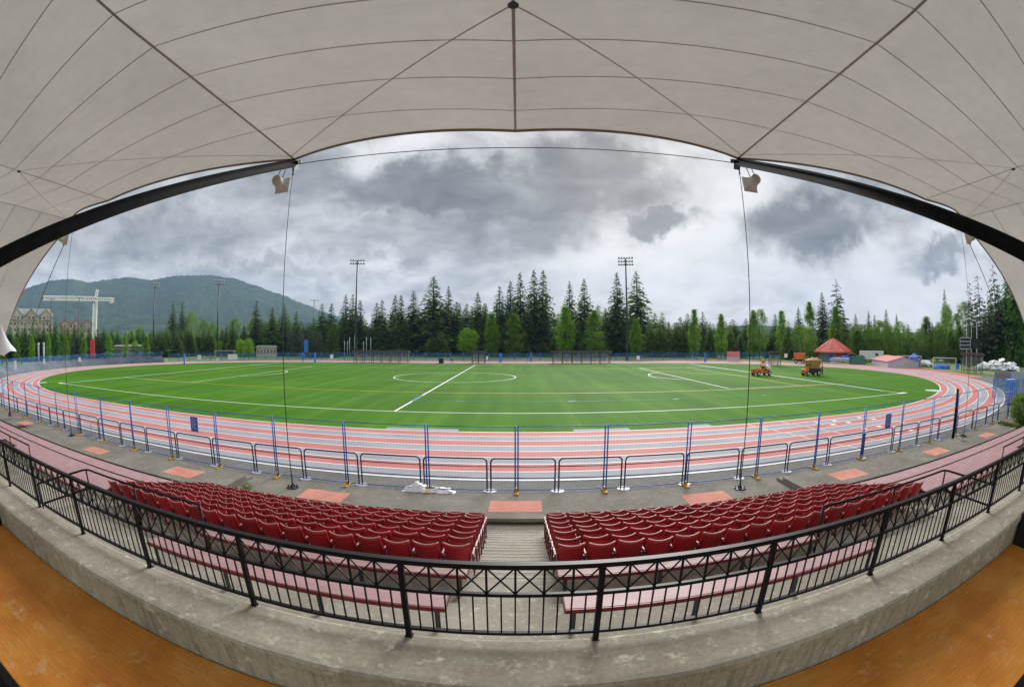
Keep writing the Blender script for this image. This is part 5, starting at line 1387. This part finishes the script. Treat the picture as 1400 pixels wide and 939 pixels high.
# tall dark firs
DF = [(350,412,20),(372,420,20),(388,416,22),(405,426,18),(440,416,22),(453,416,22),(472,404,22),(482,403,22),(492,411,22),(515,415,24),(522,411,22),(540,405,24),(548,404,22),(565,399,28),(592,379,40),(613,393,24),(624,413,22),(638,416,22),(653,401,26),(664,416,22),(683,392,26),(698,386,26),(711,374,26),(730,370,28),(743,370,27),(779,386,23),(799,383,28),(828,422,20),(844,374,28),(871,372,36),(961,427,18),(1060,430,18),(1092,421,18),(1125,401,22),(1170,430,16),(1188,426,14),(1196,431,12),(1212,424,16),(1226,430,12),(1020,436,20),(318,438,14),(310,446,14),(334,445,14)]
for i, (u, v, w) in enumerate(sorted(DF)): tree('fir',u,v,random.uniform(160,172),w,'tall dark fir in the wood beyond the field, %s from the left' % nth(i+1),'tall dark firs beyond the field')
tree('pine',1145,381,150,24,'gaunt sparse pine towering behind the red-roofed pavilion','gaunt pines')
# dense filling firs behind
FI = []
u = 138
while u < 350:
    FI.append((u, random.uniform(449,457), random.uniform(16,22))); u += random.uniform(7,11)
u = 350
while u < 1010:
    vt = 436+random.uniform(-10,8)-(14 if 560 < u < 870 else 0); FI.append((u, vt, random.uniform(22,30))); u += random.uniform(6.5,10.5)
cnt_ = {}
for i, (u, v, w) in enumerate(FI):
    zone = 'behind the left field' if u < 350 else 'left half of the wood' if u < 680 else 'right half of the wood'
    cnt_[zone] = cnt_.get(zone, 0)+1
    tree('cedar' if i % 4 == 1 else 'lush' if i % 4 == 2 or u < 300 and i % 2 else 'fir',u,v,random.uniform(176,196),w,'shorter conifer at the back, %s from the left, %s' % (nth(cnt_[zone]), zone),'shorter conifers at the back of the wood')
# left hedge of dark conifers and the group near the masts
HL = [(14,448,14),(24,447,12),(34,444,13),(45,443,13),(52,448,12),(60,446,12),(68,445,11),(76,438,11),(84,448,12),(93,448,12),(102,446,13),(112,447,12),(122,450,12),(133,452,12),(142,450,12),(10,458,12),(30,455,12),(57,455,12),(88,456,12),(107,456,12)]
for i, (u, v, w) in enumerate(sorted(HL)): tree(('cedar','lush','lush')[i % 3],u,v-2,random.uniform(150,165),w*1.5,'dark conifer in the hedge before the apartments, %s from the left' % nth(i+1),'conifer hedge before the apartments')
HM = [(219,451,12,'cedar'),(228,447,14,'cedar'),(238,446,14,'fir'),(247,449,14,'cedar'),(257,447,14,'cedar'),(262,452,12,'cedar'),(223,456,14,'cedar'),(243,455,14,'cedar')]
for i, (u, v, w, k) in enumerate(sorted(HM)): tree(k,u,v,random.uniform(165,175),w,'mid green conifer in the clump between the left masts, %s from left' % nth(i+1),'conifer clump between the left masts')
tree('fir',236,414,230,16,'tall dark fir rising behind the conifer clump, left one of the pair','fir pair'); tree('fir',249,413,232,15,'tall dark fir rising behind the conifer clump, right one of the pair','fir pair')
BL = [(262,427,22),(278,437,20),(291,441,18),(305,452,14),(321,436,22),(343,440,18),(180,452,18),(192,449,20),(160,455,16),(208,453,16),(283,455,18),(360,450,18),(380,456,16)]
for i, (u, v, w) in enumerate(sorted(BL)): tree('broad',u,v,random.uniform(210,240),w,'mid green broadleaf tree at the mountain foot, %s from the left' % nth(i+1),'broadleaf trees at the mountain foot')
LB = [(185,467,12),(196,470,10),(300,466,12),(313,467,12),(322,466,12),(351,464,14),(362,462,16),(372,464,14),(383,466,12)]
for i, (u, v, w) in enumerate(sorted(LB)): tree('maple',u,v,170,w,'low bright green tree beyond the left playing field, %s from the left' % nth(i+1),'low bright trees beyond the left field')
# right side woods
RB = [(1038,424,26,'broad'),(1097,445,38,'broad'),(1078,440,16,'cedar'),(1160,443,30,'broad'),(1180,444,38,'broad'),(1172,452,26,'cone'),(1205,439,38,'broad'),(1192,449,30,'broad'),(1216,446,30,'broad'),(1230,440,26,'broad'),(1243,457,22,'broad'),(1253,458,20,'broad'),(1267,434,28,'cone'),(1259,450,20,'broad'),(1281,446,24,'broad'),(1294,418,26,'broad'),(1306,430,22,'broad'),(1317,414,26,'broad'),(1283,441,16,'broad'),(1312,446,20,'cone'),(1299,452,18,'cone'),(1325,436,22,'lush'),(1335,430,24,'lush'),(1347,420,26,'lush'),(1356,405,28,'lush'),(1367,392,32,'lush'),(1378,372,34,'lush'),(1389,362,36,'lush'),(1397,372,36,'lush'),(1383,410,34,'lush'),(1370,425,30,'lush'),(1395,415,34,'lush')]
for i, (u, v, w, k) in enumerate(sorted(RB)): tree(k,u,v,(random.uniform(122,134) if u > 1320 else random.uniform(132,150)),w,'fresh green tree behind the right bend, %s from the left' % nth(i+1),'fresh green trees behind the right bend')
RF = [(1153,424,16),(1293,397,16),(1235,446,12),(1247,454,10),(1275,442,12)]
for i, (u, v, w) in enumerate(RF): tree('fir',u,v,165,w,'slim dark fir among the fresh green trees on the right, %s of five' % nth(i+1),'slim firs on the right')
for i, (u, v, w) in enumerate(((1328,386,20),(1340,377,21),(1362,362,24),(1352,398,18))): tree('pine',u,v,124,w,'sparse grey green pine over the scoreboard, %s of the group' % nth(i+1),'sparse pines over the scoreboard')
u = 1010
i = 0
while u < 1400:
    i += 1; tree('lush' if i % 3 or u > 1250 else 'fir',u,random.uniform(441,453),random.uniform(172,190) if u < 1290 else 138,random.uniform(22,30),'low tree at the back of the right wood, %s from the left' % nth(i),'low trees at the back of the right wood'); u += random.uniform(10,15)
for k in PROT:
    for i, o in enumerate(PROT[k]):
        if (k,i) not in used_p:
            for c in list(o.children): bpy.data.objects.remove(c)
            bpy.data.objects.remove(o)
# round bush and low plants at the right edge, weed in the slab corner
random.seed(3)
def bush(name, label, loc, rx, h, n, leaf, mat, flat=False):
    r = thing(name, label, 'plant', loc); b = MB()
    for k in range(n):
        d = Vector((random.gauss(0,1),random.gauss(0,1),random.gauss(0,1))).normalized(); q = random.uniform(.55,1.05)
        p = Vector((d.x*rx*q, d.y*rx*q, h*.5+d.z*h*.5*q*(0.9+.2*sin(7*d.x)*cos(5*d.y))))
        if p.z < 0.01: p.z = random.uniform(.01,.1)
        spray(b, p, (d+Vector((random.gauss(0,.6),random.gauss(0,.6),random.gauss(0,.6)))), leaf*random.uniform(.6,1.3), leaf*.4)
    b.build('foliage', M[mat], r); b = MB()
    for k in range(5): a = k*1.257; b.tube([(0,0,-.03),(rx*.4*cos(a),rx*.4*sin(a),h*.55)], .02*rx, 5)
    b.build('stem', M['bark'], r); return r
p = gz(1397,584); bush('round_bush','round clipped green bush at the right edge of the walkway',(p.x,p.y,0),1.25,2.3,5200,.13,'broad')
for i, (u, v) in enumerate(((1378,586),(1388,588),(1371,584))):
    p = gz(u,v,.05); bush('low_plant','low broad-leaved plant below the round bush, %s' % ('middle one','rightmost one','leftmost one')[i],(p.x,p.y,.0),.5,.35,160,.22,'cedar')
p = gz(338,669); bush('weed','small green weed growing in the corner of the raised walkway',(p.x,p.y,0.0),.22,.22,130,.07,'broad')

# ------------------------------------------------------------------ mountain and far hills
def mountain(name, prof, D, depth, seed, base=0.0):
    random.seed(seed); n = len(prof); b = MB()
    us = [q[0] for q in prof]
    nu, nv = 420, 44
    def fz(u):
        for (u0,v0),(u1,v1) in zip(prof[:-1], prof[1:]):
            if u0 <= u <= u1: f = (u-u0)/(u1-u0); f = f*f*(3-2*f)*.5+f*.5; return v0+(v1-v0)*f
        return prof[-1][1]
    ph = [(random.uniform(.02,.12), random.uniform(0,6.28), random.uniform(.3,1)) for _ in range(10)]
    def f(s, t):
        u = us[0]+(us[-1]-us[0])*s; top = at(u, fz(u), D+depth); near = at(u, 466, D-depth*.3)
        p = Vector((near.x+(top.x-near.x)*t, near.y+(top.y-near.y)*t, 0))
        bump_ = sum(sin(u*k+o+t*5*a)*a for k,o,a in ph)/10
        p.z = top.z*(t**1.15)*(1+0.13*bump_*sin(pi*t))+base+random.uniform(-1,1)*(D+depth)/900.0
        return p
    grid_mesh(f, nu, nv, b)
    o = b.build(name, M['forest'], None, True); return struct(o)
mountain('mountain', [(-150,440),(-60,415),(0,405),(32,396),(48,390),(72,383),(96,381),(122,386),(148,382),(176,379),(205,383),(240,377),(285,376),(318,380),(345,389),(380,401),(415,415),(445,427),(475,438),(520,451),(580,462)], 2100, 1000, 2)
mountain('hill', [(880,462),(960,455),(1000,446),(1030,444),(1080,448),(1150,452),(1230,455),(1300,452),(1420,450),(1500,460)], 1500, 500, 5)
mountain('foothill', [(-120,455),(60,447),(140,440),(200,436),(300,439),(400,441),(480,446),(560,456)], 1500, 400, 9)

# ------------------------------------------------------------------ sky, sun, camera
W_ = bpy.data.worlds.new('World'); S.world = W_; W_.use_nodes = True
nt = W_.node_tree; nt.nodes.clear()
SUN_EL, SUN_AZ = radians(22), radians(14)      # high in front and to the right, behind cloud
out = N(nt,'ShaderNodeOutputWorld'); bg = N(nt,'ShaderNodeBackground'); bg.inputs['Strength'].default_value = 0.10
L(nt, bg.outputs[0], out.inputs['Surface'])
sky = N(nt,'ShaderNodeTexSky'); sky.sky_type = 'NISHITA'; sky.sun_disc = False; sky.sun_elevation = SUN_EL; sky.sun_rotation = SUN_AZ
sky.air_density = 1.0; sky.dust_density = 2.0
tc = N(nt,'ShaderNodeTexCoord'); V0 = tc.outputs['Generated']
def vmath(op, a, b=None):
    n = N(nt,'ShaderNodeVectorMath', operation=op)
    for i, s in enumerate((a,b)):
        if s is None: continue
        if isinstance(s,(tuple,list,Vector)): n.inputs[i].default_value = tuple(s)
        else: L(nt, s, n.inputs[i])
    return n.outputs['Value'] if op == 'DOT_PRODUCT' else n.outputs['Vector']
def fm(op, a, b=None, c=None, clamp=False):
    n = N(nt,'ShaderNodeMath', operation=op); n.use_clamp = clamp
    for i, s in enumerate((a,b,c)):
        if s is None: continue
        if isinstance(s,(int,float)): n.inputs[i].default_value = s
        else: L(nt, s, n.inputs[i])
    return n.outputs[0]
def sm(x, lo, hi):
    n = N(nt,'ShaderNodeMapRange', interpolation_type='SMOOTHSTEP'); L(nt, x, n.inputs[0]); n.inputs[1].default_value = lo; n.inputs[2].default_value = hi; return n.outputs[0]
# clouds lie on a flat layer: stretch the direction towards the horizon
sep = N(nt,'ShaderNodeSeparateXYZ'); L(nt, V0, sep.inputs[0])
zc = fm('ADD', fm('MAXIMUM', sep.outputs[2], 0.0), 0.34)
cx_ = fm('DIVIDE', sep.outputs[0], zc); cy_ = fm('DIVIDE', sep.outputs[1], zc)
cmb = N(nt,'ShaderNodeCombineXYZ'); L(nt, cx_, cmb.inputs[0]); L(nt, cy_, cmb.inputs[1]); L(nt, fm('MULTIPLY', sep.outputs[2], 2.0), cmb.inputs[2])
PV = cmb.outputs[0]
def nz(vec, sc, det=6, ro=.55, col=False, dist=0.0):
    n = N(nt,'ShaderNodeTexNoise'); n.inputs['Scale'].default_value = sc; n.inputs['Detail'].default_value = det; n.inputs['Roughness'].default_value = ro; n.inputs['Distortion'].default_value = dist
    L(nt, vec, n.inputs['Vector']); return n.outputs['Color' if col else 'Fac']
n1 = nz(PV, 1.5, 8, .55, dist=.4); n2 = nz(PV, 4.5, 8, .58, dist=.5)
wv = nz(V0, 5.5, 6, .6, True)
warp = vmath('SCALE', vmath('SUBTRACT', wv, (.5,.5,.5)))
warp.node.inputs['Scale'].default_value = 0.24
VW = vmath('ADD', V0, warp)
wv2 = nz(V0, 18, 5, .6, True); w2 = vmath('SCALE', vmath('SUBTRACT', wv2, (.5,.5,.5))); w2.node.inputs['Scale'].default_value = 0.10
VW = vmath('ADD', VW, w2)
def blob(u, v, rx, ry, soft=0.5):
    c = ray(u, v); r = c.cross(Vector((0,0,1))).normalized(); t = r.cross(c).normalized()
    sc = 1.0/FPX; d = vmath('SUBTRACT', VW, c)
    a = fm('MULTIPLY', vmath('DOT_PRODUCT', d, r), 1/(rx*sc)); b = fm('MULTIPLY', vmath('DOT_PRODUCT', d, t), 1/(ry*sc))
    q = fm('SQRT', fm('ADD', fm('MULTIPLY', a, a), fm('MULTIPLY', b, b)))
    front = fm('GREATER_THAN', vmath('DOT_PRODUCT', V0, c), 0.0)
    return fm('MULTIPLY', fm('SUBTRACT', 1.0, sm(q, 1-soft, 1+soft)), front)
def union(bl):
    r = bl[0]
    for x in bl[1:]: r = fm('MAXIMUM', r, x)
    return r
def wt(x, w): return fm('MULTIPLY', x, w)
dark = union([wt(blob(600,256,200,44,.5),1.0), wt(blob(800,252,125,54,.42),.95), wt(blob(890,300,70,20,.45),.95), wt(blob(700,300,150,36,.6),.75),
              wt(blob(1112,308,88,46,.4),1.0), wt(blob(1285,348,48,17,.5),.8), wt(blob(250,318,170,26,.7),.55), wt(blob(430,255,120,45,.7),.7), wt(blob(320,372,150,12,.7),.5),
              wt(blob(560,330,140,26,.7),.62), wt(blob(1200,260,60,22,.6),.6), wt(blob(100,355,80,30,.6),.55)])
bright = union([wt(blob(930,345,170,70,.7),1.0), wt(blob(1240,400,160,50,.6),1.0), wt(blob(990,250,70,45,.6),.9), wt(blob(520,205,150,20,.7),.45), wt(blob(330,355,160,22,.7),.35), wt(blob(1330,320,60,40,.6),.7)])
base = ramp(nt, n1, [(0.25,(2.6,2.68,2.75)),(0.45,(3.55,3.6,3.64)),(0.6,(4.6,4.63,4.66)),(0.8,(5.6,5.6,5.6))])
grain = ramp(nt, n2, [(0.30,0.62),(0.5,1.0),(0.70,1.28)])
c = mix(nt, 1.0, base, grain, 'MULTIPLY')
cb = mix(nt, 1.0, (5.4,5.42,5.45), ramp(nt, n2, [(0.25,0.88),(0.6,1.06)]), 'MULTIPLY')
c = mix(nt, bright, c, cb)
cd = mix(nt, 1.0, (1.12,1.18,1.24), ramp(nt, n2, [(0.30,0.70),(0.5,1.0),(0.70,1.6)]), 'MULTIPLY')
c = mix(nt, fm('MULTIPLY', dark, .92), c, cd)
# thinner, brighter cloud overhead; greyer towards the horizon
zen = sm(sep.outputs[2], 0.55, 0.95)
c = mix(nt, zen, c, (8.6,8.6,8.6))
c = mix(nt, 0.02, c, sky.outputs[0])
low = fm('SUBTRACT', 1.0, sm(sep.outputs[2], -0.02, 0.02))
c = mix(nt, low, c, (1.3,1.5,1.5))
L(nt, c, bg.inputs['Color'])

sd = bpy.data.lights.new('sun', 'SUN'); sd.energy = 3.2; sd.angle = radians(28); sd.color = (1.0,0.97,0.93)
so = bpy.data.objects.new('sun', sd); COL.objects.link(so)
dirv = Vector((sin(SUN_AZ)*cos(SUN_EL), cos(SUN_AZ)*cos(SUN_EL), sin(SUN_EL)))
so.rotation_euler = dirv.to_track_quat('Z','Y').to_euler()
so.location = (0,0,60)

cam = bpy.data.cameras.new('camera'); co = bpy.data.objects.new('camera', cam); COL.objects.link(co)
co.location = EYE
co.matrix_world = Matrix((( RT.x, UP.x, -FW.x, CX),(RT.y, UP.y, -FW.y, CY),(RT.z, UP.z, -FW.z, CH),(0,0,0,1)))
cam.type = 'PANO'; cam.sensor_width = 36.0; cam.sensor_fit = 'HORIZONTAL'; cam.clip_start = 0.05; cam.clip_end = 20000
lens = FPX/1400.0*36.0
for tgt in (cam, getattr(cam, 'cycles', None)):
    try:
        tgt.panorama_type = 'FISHEYE_EQUISOLID'; tgt.fisheye_lens = lens; tgt.fisheye_fov = radians(200)
    except Exception: pass
S.camera = co
S.render.engine = 'CYCLES'
S.view_settings.view_transform = 'Standard'; S.view_settings.look = 'None'; S.view_settings.exposure = 0.75; S.view_settings.gamma = 1.0
S.view_settings.use_curve_mapping = False
S.cycles.max_bounces = 6; S.cycles.diffuse_bounces = 3; S.cycles.transparent_max_bounces = 16; S.cycles.volume_bounces = 0
S.cycles.use_denoising = True
S.cycles.use_fast_gi = False

hz = MB(); hz.box(-4600, 3200, -400, 3900, -1.2, 520.0)
ho = hz.build('haze', M['red']); ho.data.materials.clear(); ho['kind'] = 'stuff'
hm = bpy.data.materials.new('thin_air_haze'); hm.use_nodes = True; hn = hm.node_tree; hn.nodes.clear()
ho_ = N(hn,'ShaderNodeOutputMaterial'); pv = N(hn,'ShaderNodeVolumePrincipled'); pv.inputs['Color'].default_value = (0.44,0.66,1.0,1)
pv.inputs['Density'].default_value = 1.2e-4; pv.inputs['Anisotropy'].default_value = 0.0
L(hn, pv.outputs[0], ho_.inputs['Volume']); ho.data.materials.append(hm)
